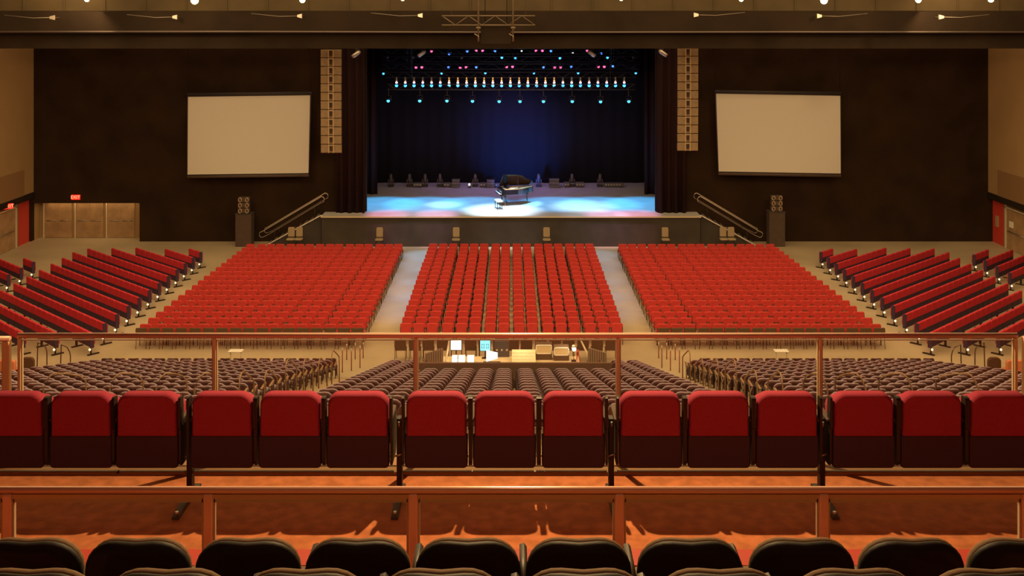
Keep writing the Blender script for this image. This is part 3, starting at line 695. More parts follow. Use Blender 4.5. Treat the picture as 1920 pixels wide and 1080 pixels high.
# ---- floor blocks ----
pitch, gap = .546, .08
fc, fparts = make_floor_chair(); FL = []
ZR = [56.05-.865*k for k in range(18)]      # k=0 front row
cen = []
cols = []
x = 0
for g in (3, 3, 2, 2, 3, 3):
    for _ in range(g): cols.append(x); x += pitch
    x += gap
W = cols[-1]; cols = [c-W/2+.02 for c in cols]
for k, d in enumerate(ZR):
    for j, c in enumerate(cols): FL.append((d, c, 'centre', 18-k, j+1, 'left'))
def blockx(n):
    out = []; x = 0
    for i in range(n):
        out.append(x); x += pitch+(gap if i % 3 == 2 else 0)
    return out
for k, d in enumerate(ZR):
    for j, c in enumerate(blockx(16)):
        c *= .945+.055*k/17
        FL.append((d-.1, -6.2-c, 'left', 18-k, j+1, 'inner aisle')); FL.append((d-.1, 6.15+c, 'right', 18-k, j+1, 'inner aisle'))
FL.sort(key=lambda a: (a[0], abs(a[1])))
rest = []
for i, (d, c, blk, r, j, fr) in enumerate(FL):
    jx, jr = random.uniform(-.012, .012), random.uniform(-.03, .03)
    if i < 300:
        lab = 'red padded chair, %s floor block, %s row of red from back, %s from %s' % (blk, ORD[r], ORD[j], fr)
        if i == 0: fc.location = (c+jx, d, 0); fc.rotation_euler.z = jr; fc['label'] = lab
        else: dup(fc, (c+jx, d, 0), jr, lab)
    else: rest.append(((c+jx, d+random.uniform(-.015, .015), 0), jr))
o = merged('banquet_chairs', fparts, rest, [M_red, M_frame])
tag(o, 'dense far rows of red padded chairs reaching to the stage front', 'chair', 'red chairs of the three floor blocks', 'stuff')
# last rows: brown backs
bc = make_brown_chair(); first = True
for blk, x0, sg, n, d in (('left', -6.15, -1, 17, 40.75), ('right', 6.1, 1, 17, 40.75), ('centre', -4.25, 1, 16, 39.2)):
    for j in range(n):
        X = x0+sg*j*.54+random.uniform(-.015, .015)
        lab = 'brown backed chair in last row of %s floor block, %s from %s' % (blk, ORD[j+1], 'left' if blk == 'centre' else 'inner aisle')
        if first: bc.location = (X, d, 0); bc['label'] = lab; first = False
        else: dup(bc, (X, d, 0), random.uniform(-.04, .04), lab)

# ---- angled side blocks ----
th = math.radians(43); cs, sn = math.cos(th), math.sin(th); SP = .575
ss, sparts = make_side_seat(); SD = []
def seatrow(sx, xe, de, blk, r, xlim, dlim):
    k = 0
    while True:
        X = xe-(k+.5)*SP*cs; d = de+(k+.5)*SP*sn
        if X < -xlim or d > dlim: break
        if inframe(X, d, .8, 330): SD.append((d, sx*X, -sx*th, blk, r, k+1))
        k += 1
        if k > 40: break
    return k
ends = []
for sx, side in ((-1, 'left'), (1, 'right')):
    for i in range(16):
        xe = -16.35
        if i < 12: e = (xe, 53.9-1.27*i)
        else: e = (-16.45-1.3*(i-11), 39.93)
        s = -sx
        n = seatrow(s, e[0], e[1], side+' angled block', i+1, 22.9, 54.7); ends.append((s, e, n, side, i+1))
    for i in range(4):
        e = (-24.2, 53.3-1.27*i-(1.6 if sx < 0 else 0))
        n = seatrow(-sx, e[0], e[1], side+' outer block', i+1, 28.3, 54.5 if sx > 0 else (52.6 if i == 0 else 53.2)); ends.append((-sx, e, n, side+' outer', i+1))
# note: seatrow mirrors with its sign, X stays negative inside
SD = [(d, (-x if side.startswith('left') == (x > 0) else x), rz, side, r, k) for d, x, rz, side, r, k in SD]
SD.sort(key=lambda a: (not inframe(a[1], a[0], .8), a[0])); rest = []; first = True; legme = None
for i, (d, x, rz, blk, r, k) in enumerate(SD):
    rz = -th if x < 0 else th
    if i < 300:
        lab = 'crimson seat, %s, %s row from stage, %s seat from aisle end' % (blk, ORD[r], ORD[k])
        if first: ss.location = (x, d, 0); ss.rotation_euler.z = rz; ss['label'] = lab; ss['group'] = 'crimson seats of the angled side blocks'; first = False; cur = ss
        else: cur = dup(ss, (x, d, 0), rz, lab, 'crimson seats of the angled side blocks')
        if k % 3 == 0:
            if legme is None: kids(ss); lo_ = fin('leg', leg_bm(), M_frame); legme = lo_.data
            else: lo_ = bpy.data.objects.new('leg', legme); C.objects.link(lo_)
            lo_.parent = cur
    else: rest.append(((x, d, 0), rz))
if rest:
    o = merged('fixed_seats', sparts, rest, [M_red2, M_dkpl, M_frame]); tag(o, 'farthest crimson seats of the angled blocks beside the floor', 'chair', 'crimson seats of the angled side blocks', 'stuff')
# row-end supports with small aisle light, mid legs
re0 = None; lg0 = None
for s, e, n, side, r in ends:
    if n == 0: continue
    sgn = -1 if side.startswith('left') else 1
    X, d = sgn*abs(e[0]), e[1]
    if not inframe(X, d, .3): continue
    lab = 'black row-end support with pale light, %s block, %s row from stage' % (side.replace(' outer', ' outer'), ORD[r])
    rz = -th if X < 0 else th
    if re0 is None:
        re0 = thing('row_end_support', lab, 'seat support', (X, d, 0), rz, 'row-end supports of the angled blocks')
        fin('end_panel', bx(-.03, .03, -.24, -.08, .27, .86), M_dkpl, re0, bevel=.01)
        bm = bmesh.new(); tube(bm, [(0, -.2, .0), (0, -.2, .3)], .035, 6); box(bm, -.05, .05, -.34, .12, 0, .04); fin('foot', bm, M_frame, re0)
        bm = bmesh.new(); bmesh.ops.create_uvsphere(bm, u_segments=8, v_segments=6, radius=.05); ob = fin('aisle_light', bm, E_foot, re0); ob.location = (0, -.25, .22)
    else: dup(re0, (X, d, 0), rz, lab)

# ---- raked tier chairs ----
def make_tier_chair(near=False):
    t = thing('auditorium_chair', '', 'chair', (0, 0, 0), 0, '')
    n = 6 if near else 3
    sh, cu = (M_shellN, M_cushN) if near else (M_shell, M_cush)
    out = rrect(-.262, .262, .42, .85, .17, .05, n, .004 if near else .006)
    curve = lambda x, z: .05*(x/.26)**2
    bm = bmesh.new(); slab(bm, out, [(-.30, .035, curve), (-.285, .008, curve), (-.265, .0, curve), (-.25, .004, curve)]); a = fin('back_shell', bm, sh, t)
    bm = bmesh.new(); slab(bm, rrect(-.255, .255, .44, .848, .165, .05, n, .004 if near else .006), [(-.25, .004, curve), (-.22, 0, curve), (-.20, .008, curve), (-.185, .04, curve)] if near else [(-.25, .004, curve), (-.20, 0, curve), (-.17, .008, curve), (-.155, .04, curve)]); b_ = fin('back_cushion', bm, cu, t)
    bm = bmesh.new(); slab(bm, rrect(-.24, .24, -.18, .26, .06, .04, n), [(.38, .02), (.41, 0), (.45, 0), (.47, .03)], axis='z'); c = fin('seat', bm, cu, t)
    bm = bmesh.new(); box(bm, -.29, -.255, -.22, .12, .0, .1); box(bm, -.285, -.26, -.2, -.05, .1, .6); tube(bm, [(-.272, -.2, .60), (-.272, .14, .62)], .022, 5)
    d = fin('armrest_stand', bm, M_frame, t)
    return t, [a, b_, c, d]
tc, tparts = make_tier_chair(); TD = []
TP = .557
for k in range(0, 20):
    d = rowd(k); z = rowfloor(k)
    # centre block
    xs = [.43+TP*i for i in range(8)]+[-.21-TP*i for i in range(8)]
    for i, x in enumerate(xs):
        if k < 6 and abs(x) < 3.3: continue
        TD.append((d, x, z, 'centre tier', k, (i+1 if i < 8 else i-7), 'right of' if x > 0 else 'left of', 0))
    for sgn, side in ((-1, 'left tier'), (1, 'right tier')):
        for i in range(16):
            x = 6.62+i*.545
            TD.append((d, sgn*x, z, side, k, i+1, '', 0))
TD = [a for a in TD if inframe(a[1], a[0], a[2]+.8, 520) and a[0] > 18.4]
vis = [a for a in TD if inframe(a[1], a[0], a[2]+.8) and HY+(H-a[2]-.85)*F/a[0] < 741]; hid = [a for a in TD if a not in vis]
vis.sort(key=lambda a: (a[0], abs(a[1]))); first = True; rest = [((a[1], a[0], a[2]), 0) for a in vis[300:]+hid]
for i, (d, x, z, blk, k, j, rel, _) in enumerate(vis[:300]):
    if blk[0] == 'c': lab = 'plum-grey chair, %s, %s row from booth side, %s seat %s centre gap' % (blk, ORD[k+1], ORD[j], rel)
    else: lab = 'plum-grey chair, %s, %s row from floor, %s seat from its inner aisle' % (blk, ORD[k+1], ORD[j])
    if first: tc.location = (x, d, z); tc['label'] = lab; tc['group'] = 'plum-grey chairs of the raked tier'; first = False
    else: dup(tc, (x, d, z), random.uniform(-.02, .02), lab, 'plum-grey chairs of the raked tier')
o = merged('auditorium_chairs', tparts, rest, [M_shell, M_cush, M_frame]); tag(o, 'farther rows of plum-grey chairs on the raked tier behind the floor', 'chair', 'plum-grey chairs of the raked tier', 'stuff')
# straight front row at the tier foot
f0 = None
for sgn, side, x0, n in ((-1, 'left', -6.55, 18), (1, 'right', 7.05, 18)):
    for j in range(n):
        X = x0+sgn*j*.478; lab = 'small brown chair in front row of %s tier, %s from inner aisle' % (side, ORD[j+1])
        if f0 is None:
            f0 = thing('folding_chair', lab, 'chair', (X, 36.98, 0), 0, 'small brown chairs at the foot of the tiers')
            bm = bmesh.new(); slab(bm, rrect(-.20, .20, .50, .86, .06, .04, 3, .012), [(-.2, .02), (-.185, 0), (-.15, 0), (-.13, .02)]); fin('backrest', bm, M_shell, f0)
            bm = bmesh.new(); slab(bm, rrect(-.20, .20, -.15, .22, .04, .03, 2), [(.40, .02), (.42, 0), (.45, 0), (.46, .02)], axis='z'); fin('seat', bm, M_cush, f0)
            for xx in (-.18, .18):
                bm = bmesh.new(); tube(bm, [(xx, -.18, 0), (xx, -.16, .55)], .012, 5); fin('leg', bm, M_frame, f0)
                bm = bmesh.new(); tube(bm, [(xx, .18, 0), (xx, .16, .42)], .012, 5); fin('leg', bm, M_frame, f0)
        else: dup(f0, (X, 36.98, 0), random.uniform(-.05, .05), lab)
# aisle end stands with Y armrests
ye = None
for sgn, side in ((-1, 'left'), (1, 'right')):
    for k in range(0, 18):
        d, z = rowd(k), rowfloor(k); X = sgn*6.26; lab = 'metal Y-shaped seat end on %s tier aisle, %s row from floor' % (side, ORD[k+1])
        if ye is None:
            ye = thing('seat_end_stand', lab, 'seat support', (X, d, z), 0, 'seat ends along the tier aisles')
            bm = bmesh.new(); tube(bm, [(0, -.05, 0), (0, -.05, .38), (0, .16, .64)], .022, 6); tube(bm, [(0, -.05, .38), (0, -.2, .6)], .02, 6); fin('stand', bm, mat('dull_pinkish_metal', (.32, .24, .20), .5, metal=.2), ye)
            fin('armrest', bx(-.03, .03, -.24, .2,   .63, .66), M_loop, ye, bevel=.01)
            bm = bmesh.new(); slab(bm, rrect(-.2, .1, .25, .6, .05, .05, 2), [(.0, .01), (.02, 0)], axis='x'); o_ = fin('side_panel', bm, M_shell, ye); o_.location = (.025, 0, 0)
        else: dup(ye, (X, d, z), 0, lab)
# handrail loops
def loop(name, pts, label, r=.02, group='curved handrails on the tiers', m=M_loop):
    c = Vector(pts[0]); t = thing(name, label, 'handrail', c, 0, group)
    bm = bmesh.new(); q = [Vector(p)-c for p in pts]; tube(bm, q, r, 8); fin('rail_tube', bm, m, t); return t
def railU(X, d, z, h, L, label, sgn):
    z2 = z-RAKE*L
    pts = [(X, d, z), (X, d, z+h-.25), (X, d+.05, z+h-.08), (X, d+.18, z+h), (X, d+.35, z+h-.02)]
    pts += [(X-sgn*.08, d+L-.15, z2+h-.05), (X-sgn*.1, d+L-.03, z2+h-.15), (X-sgn*.1, d+L, z2+h-.3), (X-sgn*.1, d+L, z2)]
    loop('stair_handrail', pts, label)
for sgn, side in ((-1, 'left'), (1, 'right')):
    for i, d in enumerate((22.3, 24.6, 26.9, 29.2, 31.5, 33.8)):
        kk = max(0, int(math.ceil((36.2+.45-d)/ROWP))-1)
        railU(sgn*5.98, d, rowfloor(kk), 1.05, .9, 'tan curved handrail beside %s tier aisle, %s from nearest' % (side, ORD[i+1]), sgn)
    for i, (px, w_) in enumerate(((363, 20), (291, 31), (204, 34), (80, 48))):
        d = 22.0; X = abs((px-CX)*d/F); kk = int(math.ceil((36.2+.45-d)/ROWP))-1; z = rowfloor(kk); W_ = w_*d/F
        z1 = P(0, 703, d).z
        pts = [(sgn*X, d, z), (sgn*(X-.02), d, z1-.3), (sgn*(X-.1), d+.05, z1-.08), (sgn*(X-.2), d+.1, z1), (sgn*(X-.2-W_*.35), d+.3, z1-.08), (sgn*(X-.12-W_*.85), d+.5, z1-.2), (sgn*(X-.15-W_), d+.55, z1-.32), (sgn*(X-.15-W_), d+.6, z-.2)]
        loop('stair_handrail', pts, 'tan curved handrail among %s tier chairs, %s outward from aisle' % (side, ORD[i+1]))
    for i, (px, d, hh) in enumerate(((88, 38.0, .95), (132, 37.6, 1.0))):
        X = (CX-px)*d/F; a = sgn*X; w_ = sgn*.34
        loop('stair_handrail', [(a, d, 0), (a, d, .7), (a+w_*.1, d, .85), (a+w_*.35, d, hh), (a+w_, d, hh+.1), (a+w_*1.1, d, 0)], 'dark bent handrail on the floor at foot of %s tier, %s one' % (side, ('outer', 'inner')[i]), .022, m=M_brown)
    # thin posts by the cross aisle
    for i, (px, d, h) in enumerate(((642, 37.8, .8), (659, 38.0, .72), (675, 38.3, .72), (650, 39.2, .5), (666, 39.3, .5), (681, 39.4, .5))):
        X = sgn*(CX-px)*d/F; t = thing('queue_post', 'thin dark red barrier post where the %s aisle meets the tier, %s' % (side, ['nearest outer', 'nearest middle', 'nearest inner', 'farther outer', 'farther middle', 'farther inner'][i]), 'post', (X, d, 0), 0, 'thin posts at the tier aisles')
        bm = bmesh.new(); tube(bm, [(0, 0, 0), (0, 0, h)], .02, 6); fin('post', bm, mat('dark_red_post', (.25, .05, .03), .6), t)
        bm = bmesh.new(); tube(bm, [(0, 0, h), (0, 0, h+.12)], .02, 6); fin('cap', bm, M_cream, t)
    # loose seats at the outer frame edge
    X = sgn*17.55
    t = thing('loose_armchair', 'round-backed brown chair standing at outer foot of %s tier' % side, 'chair', (X, 36.95, 0))
    bm = bmesh.new(); slab(bm, rrect(-.24, .24, .4, .9, .15, .08, 4), [(-.2, .02), (-.18, 0), (-.1, 0), (-.08, .02)]); fin('backrest', bm, M_brown, t)
    bm = bmesh.new(); slab(bm, rrect(-.22, .22, -.2, .2, .05, .05, 2), [(.36, .02), (.38, 0), (.44, 0), (.46, .02)], axis='z'); fin('seat', bm, M_brown, t)
    for xx in (-.18, .18):
        for yy in (-.16, .16):
            bm = bmesh.new(); tube(bm, [(xx, yy, 0), (xx, yy, .38)], .014, 5); fin('leg', bm, M_frame, t)
    t = thing('loose_armchair', 'wide orange-brown chair at outer foot of %s tier' % side, 'chair', (sgn*18.05, 36.2, rowfloor(0)))
    bm = bmesh.new(); slab(bm, rrect(-.42, .42, .35, .82, .1, .08, 4), [(-.2, .03), (-.17, 0), (-.08, 0), (-.06, .03)]); fin('backrest', bm, M_orange, t)
    bm = bmesh.new(); slab(bm, rrect(-.4, .4, -.2, .25, .05, .05, 2), [(.3, .02), (.33, 0), (.42, 0), (.45, .02)], axis='z'); fin('seat', bm, M_orange, t)
    for xx in (-.35, .35):
        for yy in (-.16, .2):
            bm = bmesh.new(); tube(bm, [(xx, yy, 0), (xx, yy, .32)], .02, 5); fin('leg', bm, M_frame, t)
    q = (441 if sgn < 0 else 1466); X = (q-CX)*37.7/F
    t = thing('white_tray_table', 'small white-topped table behind %s tier front row' % side, 'table', (X, 37.75, 0))
    fin('table_top', bx(-.26, .26, -.12, .2, .80, .83), M_white, t, bevel=.01)
    for xx in (-.2, .2):
        bm = bmesh.new(); tube(bm, [(xx, .04, 0), (xx, .04, .8)], .02, 6); fin('leg', bm, M_cream, t)

# ------------------------------------------------------------------ sound booth
BX0, BX1 = -3.02, 3.15
t = thing('mixing_booth', 'dark brown open mixing booth in front of centre tier', 'booth', (0, 34, 0))
bm = bmesh.new(); box(bm, BX0, BX1, -2.45, -2.35, 0, P(0, 680, 31.6).z); fin('rear_panel', bm, M_booth, t)
for x in (BX0, BX1-.08):
    bm = bmesh.new(); x2 = x+.08; zt1 = 1.35
    v = [bm.verts.new(p) for p in ((x, -2.35, 0), (x2, -2.35, 0), (x2, 3.0, 0), (x, 3.0, 0), (x, -2.35, 2.1), (x2, -2.35, 2.1), (x2, 3.0, .95), (x, 3.0, .95))]
    for q in ((0,3,2,1),(4,5,6,7),(0,1,5,4),(1,2,6,5),(2,3,7,6),(3,0,4,7)): bm.faces.new([v[i] for i in q])
    fin('side_panel', bm, M_booth, t)
bm = bmesh.new(); box(bm, BX0, BX1, 2.95, 3.05, 0, .6); fin('front_panel', bm, M_booth, t)
fin('floor_deck', bx(BX0+.08, BX1-.08, -2.35, 2.95, 0.02, .06), M_frame, t)
# corrugated screens beside desk (facing camera)
for sgn, x0, x1 in ((-1, 797, 831), (1, 1103, 1137)):
    d = 35.2; a, b_ = P(x0, 0, d).x, P(x1, 0, d).x
    bm = bmesh.new(); z1 = P(0, 652, d).z; n = 8
    for i in range(n):
        xx = a+(b_-a)*i/n; box(bm, xx, xx+(b_-a)/n*.62, -.04, .04, 0, z1-.09*((n-i) if sgn < 0 else i)/n*2); box(bm, xx, xx+(b_-a)/n, 0, .05, 0, z1-.09*((n-i) if sgn < 0 else i)/n*2-.03)
    tag(fin('folding_screen', bm, M_slat, loc=(0, d, 0)), 'taupe corrugated screen at the %s side of the mixing booth' % ('left' if sgn < 0 else 'right'), 'screen')
def deskitem(name, x0, x1, y0, y1, d, m, label, cat, dep=.4, border=None, lift=0):
    a, b_ = P(x0, 0, d), P(x1, 0, d); z1, z0 = P(0, y0, d).z, P(0, y1, d).z; w2 = (b_.x-a.x)/2; z0 += 0
    t = thing(name, label, cat, ((a.x+b_.x)/2, d, z0)); h = z1-z0
    return t, w2, h
DZs = 1.02
t = thing('mixing_desk_table', 'long cream-topped worktable inside the booth', 'table', (0, 36.2, 0))
bm = bmesh.new(); box(bm, -2.55, 2.45, -.65, .35, DZs-.05, DZs); fin('table_top', bm, M_tab, t)
for x in (-2.45, -.8, .8, 2.35):
    for y in (-.55, .25):
        bm = bmesh.new(); tube(bm, [(x, y, .06), (x, y, DZs-.05)], .03, 6); fin('leg', bm, M_frame, t)
def monitor(x0, x1, y0, y1, d, em, label, tilt=0, pat=False):
    t, w2, h = deskitem('computer_monitor', x0, x1, y0, y1, d, em, label, 'monitor')
    bm = bmesh.new(); slab(bm, rrect(-w2-.02, w2+.02, -.02, h+.02, .02, .02, 2), [(0.004, 0), (.04, 0), (.05, .03)]); fin('bezel', bm, M_frame, t)
    bm = bmesh.new(); box(bm, -w2, w2, -.004, .002, 0, h); s = fin('display', bm, em, t)
    if pat:
        bm = bmesh.new()
        for xx in (-w2*.45, w2*.45):
            tube(bm, [(xx-w2*.22, -.008, h*.25), (xx+w2*.22, -.008, h*.25), (xx+w2*.22, -.008, h*.65), (xx-w2*.22, -.008, h*.65)], .012, 4, closed=True)
        fin('display_graphics', bm, mat('dark_blue_graphic', (.02, .12, .35), .6), s)
    zb = t.location.z-DZs
    if zb > .02:
        bm = bmesh.new(); tube(bm, [(0, .05, -zb), (0, .05, .05)], .025, 6); box(bm, -.12, .12, -.03, .13, -zb, -zb+.015); fin('stand', bm, M_frame, t)
monitor(845.5, 865, 637.5, 656, 36.3, E_scr, 'bright white monitor at the left of the booth desk')
monitor(900.5, 919, 638.5, 657.5, 36.3, E_scrb, 'cyan monitor with two outlined boxes near booth centre', pat=True)
for i, (a, b_) in enumerate(((847, 857.5), (859, 872), (876, 889))):
    t, w2, h = deskitem('lit_paper', a, b_, 658, 669, 35.9, None, ['leftmost', 'middle', 'rightmost'][i]+' of three glowing white control panels on booth desk', 'control panel')
    z = max(h, .1); t.location.z = DZs
    bm = bmesh.new(); slab(bm, [(0, 0), (.12, 0), (.2, .2), (.17, .2)], [(-w2, 0), (w2, 0)], axis='x', smooth=False); fin('panel_case', bm, M_white, t)
    bm = bmesh.new(); v = [bm.verts.new(p) for p in ((-w2+.01, -.006, .005), (w2-.01, -.006, .005), (w2-.01, .158, .195), (-w2+.01, .158, .195))]; bm.faces.new(v)
    r = bmesh.ops.extrude_face_region(bm, geom=bm.faces[:]); bmesh.ops.translate(bm, vec=(0, .004, -.004), verts=[g for g in r['geom'] if isinstance(g, bmesh.types.BMVert)])
    fin('lit_surface', bm, E_scr, t)
# tilted laptop screen on the rear ledge
t = thing('laptop', 'open laptop with bright white trapezoid screen at booth rear', 'laptop', (P(922, 0, 34.8).x, 34.8, 1.345))
fin('laptop_base', bx(-.19, .19, -.12, .14, 0, .02), M_case, t)
bm = bmesh.new(); v = [bm.verts.new(p) for p in ((-.19, .14, .02), (.2, .10, .14), (.2, .20, .31), (-.19, .22, .39))]; v2 = [bm.verts.new(q.co+Vector((0, .012, .0))) for q in v]
bm.faces.new(v); bm.faces.new(v2[::-1])
for i in range(4): bm.faces.new((v[i], v[(i+1) % 4], v2[(i+1) % 4], v2[i]))
fin('laptop_screen', bm, E_scr, t)
tl = thing('laptop_shelf', 'small dark shelf carrying the laptop in the booth', 'shelf', (P(922, 0, 34.8).x, 34.8, 0)); fin('shelf_board', bx(-.3, .3, -.2, .25, 1.31, 1.34), M_frame, tl)
for x in (-.26, .26):
    bm = bmesh.new(); tube(bm, [(x, 0, .06), (x, 0, 1.31)], .025, 6); fin('leg', bm, M_frame, tl)
# amplifiers, mixer, cases
def gear(name, x0, x1, y0, y1, d, m, label, cat, rim=None, knobs=0, zbase=DZs):
    a, b_ = P(x0, 0, d).x, P(x1, 0, d).x; z1 = P(0, y0, d).z; z0 = zbase; w2 = (b_-a)/2
    t = thing(name, label, cat, ((a+b_)/2, d, z0)); h = z1-z0
    fin('housing', bx(-w2, w2, -.05, .3, 0, h), M_booth if rim else m, t, bevel=.015)
    if rim:
        bm = bmesh.new(); slab(bm, rrect(-w2+.03, w2-.03, h*.42, h-.03, .05, .05, 3), [(-.065, 0), (-.045, 0)]); fin('front_panel', bm, m, t)
        bm = bmesh.new(); tube(bm, [(x, -.06, z) for x, z in rrect(-w2+.02, w2-.02, h*.42, h-.03, .05, .05, 3)], .025, 6, closed=True); fin('rim', bm, rim, t)
    if knobs:
        for i in range(knobs):
            bm = bmesh.new(); x = -w2+(i+.5)*2*w2/knobs; tube(bm, [(x, -.08, h*.45), (x, -.05, h*.45)], .035, 8); fin('knob', bm, M_alu, t)
    return t
gear('rack_unit', 927, 955, 638.5, 660, 36.5, M_case, 'dark equipment rack with shiny knobs near booth centre', 'rack', knobs=3)
t = thing('cream_device', 'cream flat device on top of the booth rack', 'device', (P(941, 0, 36.55).x, 36.6, P(0, 638.5, 36.5).z)); fin('device_body', bx(-.27, .27, -.06, .22, 0, .16), M_tab, t, bevel=.02); fin('front_strip', bx(-.25, .25, -.07, -.06, .03, .07), M_case, t)
t = thing('mixing_console', 'wide cream mixing console at the middle of booth desk', 'console', (P(982, 0, 35.9).x, 35.95, DZs))
bm = bmesh.new(); slab(bm, [(-.3, 0), (.3, 0), (.3, .34), (.2, .36), (-.3, .08)], [(-.42, 0), (.42, 0)], axis='x', smooth=False); fin('console_body', bm, M_tab, t)
bm = bmesh.new()
for i in range(12):
    for j in range(3): box(bm, -.38+i*.065, -.36+i*.065, -.2+j*.13, -.15+j*.13, .14+j*.07, .165+j*.075)
fin('faders', bm, M_white, t)
gear('display_case', 1004, 1035, 645, 664, 36.2, M_tab, 'cream case with pale rounded rim on booth desk', 'case', rim=M_white)
gear('display_case', 1038, 1067, 650, 668, 36.1, M_tab, 'lower cream case with pale rim beside the bright lamp', 'case', rim=M_white)
t = thing('desk_lamp', 'glowing desk lamp at the right end of booth', 'lamp', (P(1076, 0, 36.0).x, 36.0, DZs))
fin('base', bx(-.09, .09, -.06, .1, 0, .03), M_frame, t)
bm = bmesh.new(); tube(bm, [(0, .05, .03), (0, .05, .5), (0, -.02, .58)], .012, 6); fin('neck', bm, M_frame, t)
bm = bmesh.new(); tube(bm, [(0, -.02, .60), (0, -.06, .5)], [.05, .11], 10); fin('lamp_shade', bm, M_alu, t)
bm = bmesh.new(); bmesh.ops.create_uvsphere(bm, u_segments=10, v_segments=8, radius=.07); ob = fin('bulb', bm, E('desk_bulb', (1, .85, .7), 9), t); ob.location = (0, -.09, .46)
t = thing('red_cable_hanger', 'thin red cables hanging on a stand at booth right end', 'cable', (P(1083, 0, 35.9).x, 35.75, DZs))
for dx in (-.05, 0, .05):
    bm = bmesh.new(); tube(bm, [(dx*1.6, 0, 0), (dx, 0, .2), (dx*.4, 0, .35), (dx*.8, 0, .5)], .014, 5); fin('cable', bm, M_redmet, t)
for px0, px1, y0, nm in ((836, 842, 640, 'left'), (1090, 1098, 636, 'right')):
    a, b_ = P(px0, 678, 35.6), P(px1, y0, 36.6) if nm == 'left' else P(px0-2, y0, 36.6)
    if nm == 'right': a = P(1101, 662, 35.6)
    t = thing('booth_rail', 'pale slanted rail at the %s end of the booth' % nm, 'rail', (a.x, a.y, 0))
    bm = bmesh.new(); tube(bm, [(0, 0, a.z-.35), Vector((0, 0, a.z)), b_-Vector((a.x, a.y, 0))], .035, 6); fin('rail_tube', bm, M_cream, t)
    bm = bmesh.new(); tube(bm, [(0, 0, .0), (0, 0, a.z-.35)], .03, 6); fin('post', bm, M_frame, t)
for x, pw in ((-1.8, 15), (.4, 17), (1.9, 14)):
    spot('booth_task_light', (x, 36.1, 1.95), (x, 35.9, 1.0), 120, pw, (1, .80, .45), .6, .05)

# ------------------------------------------------------------------ balcony
BZ = 9.2
bf = bmesh.new(); box(bf, -12, 12, 5.75, 8.95, BZ-.4, BZ); struct('floor_balcony', bf, M_carpet)
bf = bmesh.new(); box(bf, -12, 12, 4.45, 5.75, BZ-.4, 9.70); box(bf, -12, 12, 3.3, 4.45, BZ-.4, 10.06); box(bf, -12, 12, -6, 3.3, BZ-.4, 10.40); struct('floor_balcony_steps', bf, M_carpet)
bf = bmesh.new(); box(bf, -12, 12, 8.95, 9.1, 6.5, BZ+.02); box(bf, -12, 12, 8.7, 9.1, BZ, BZ+.03); struct('wall_balcony_front', bf, M_tan2)
bf = bmesh.new(); box(bf, -12, 12, 6.27, 6.46, BZ-.1, 9.735); struct('trim_balcony_kerb', bf, M_redwall)

def glass_rail(name, d, ztop, zbase, xs, label, r, pw, split, xr):
    t = thing(name, label, 'railing', (0, d, zbase)); h = ztop-zbase
    bm = bmesh.new(); tube(bm, [(xr[0], 0, h-r), (xr[1], 0, h-r)], r, 12); fin('top_rail', bm, M_rail, t)
    if split:
        bm = bmesh.new(); box(bm, xr[0], xr[1], -.018, .018, h-2*r-.024, h-2*r+.002); fin('under_rail', bm, M_railp, t)
    for x in xs:
        bm = bmesh.new(); box(bm, x-pw/2, x+pw/2, -.03, .03, 0, h-2*r+.005); fin('post', bm, M_post if not split else M_rail, t, bevel=.008)
    hh = h-2*r-(.026 if split else .01)
    for a, b_ in zip(xs, xs[1:]):
        bm = bmesh.new(); box(bm, a+pw/2+.008, b_-pw/2-.008, -.005, .005, .09, hh-.004); g = fin('glass_pane', bm, GLASS, t)
        bm = bmesh.new(); e = .007 if split else .003
        x0, x1 = a+pw/2+.006, b_-pw/2-.006
        box(bm, x0-e, x0+e, -.012, .012, .08, hh); box(bm, x1-e, x1+e, -.012, .012, .08, hh); box(bm, x0, x1, -.012, .012, hh-(.022 if split else .006), hh); box(bm, x0, x1, -.012, .012, .07, .09)
        fin('pane_edge', bm, M_cream, g)
    return t
dn = 6.2; xsn = [(p-CX)*dn/F for p in (-1130, -750, -368, 16, 392, 775, 1161, 1543, 1922, 2300, 2680, 3060)]
glass_rail('glass_railing', dn, P(0, 912, dn).z, BZ, xsn, 'near coppery handrail with glass panes below it', .022, .055, True, (xsn[0]-.03, xsn[-1]+.03))
df = 8.85; xsf = [(p-CX)*df/F for p in (38, 403, 780, 1159, 1537, 1903)]
glass_rail('glass_railing', df, P(0, 624, df).z, BZ+.03, xsf, 'far thin coppery railing on thin posts beyond the red seats', .024, .028, False, (xsf[0]-.02, xsf[-1]+.02))
for x, l in (((16-CX)*df/F, 'left'), ((1921-CX)*df/F, 'right')):
    xx = sorted((x, x+(-3.2 if l == 'left' else 3.2)))
    glass_rail('side_railing', df-.03, P(0, 628, df).z, BZ+.03, xx, 'separate coppery railing with thick post at the far %s edge' % l, .024, .06, False, (xx[0]-.03, xx[1]+.03))

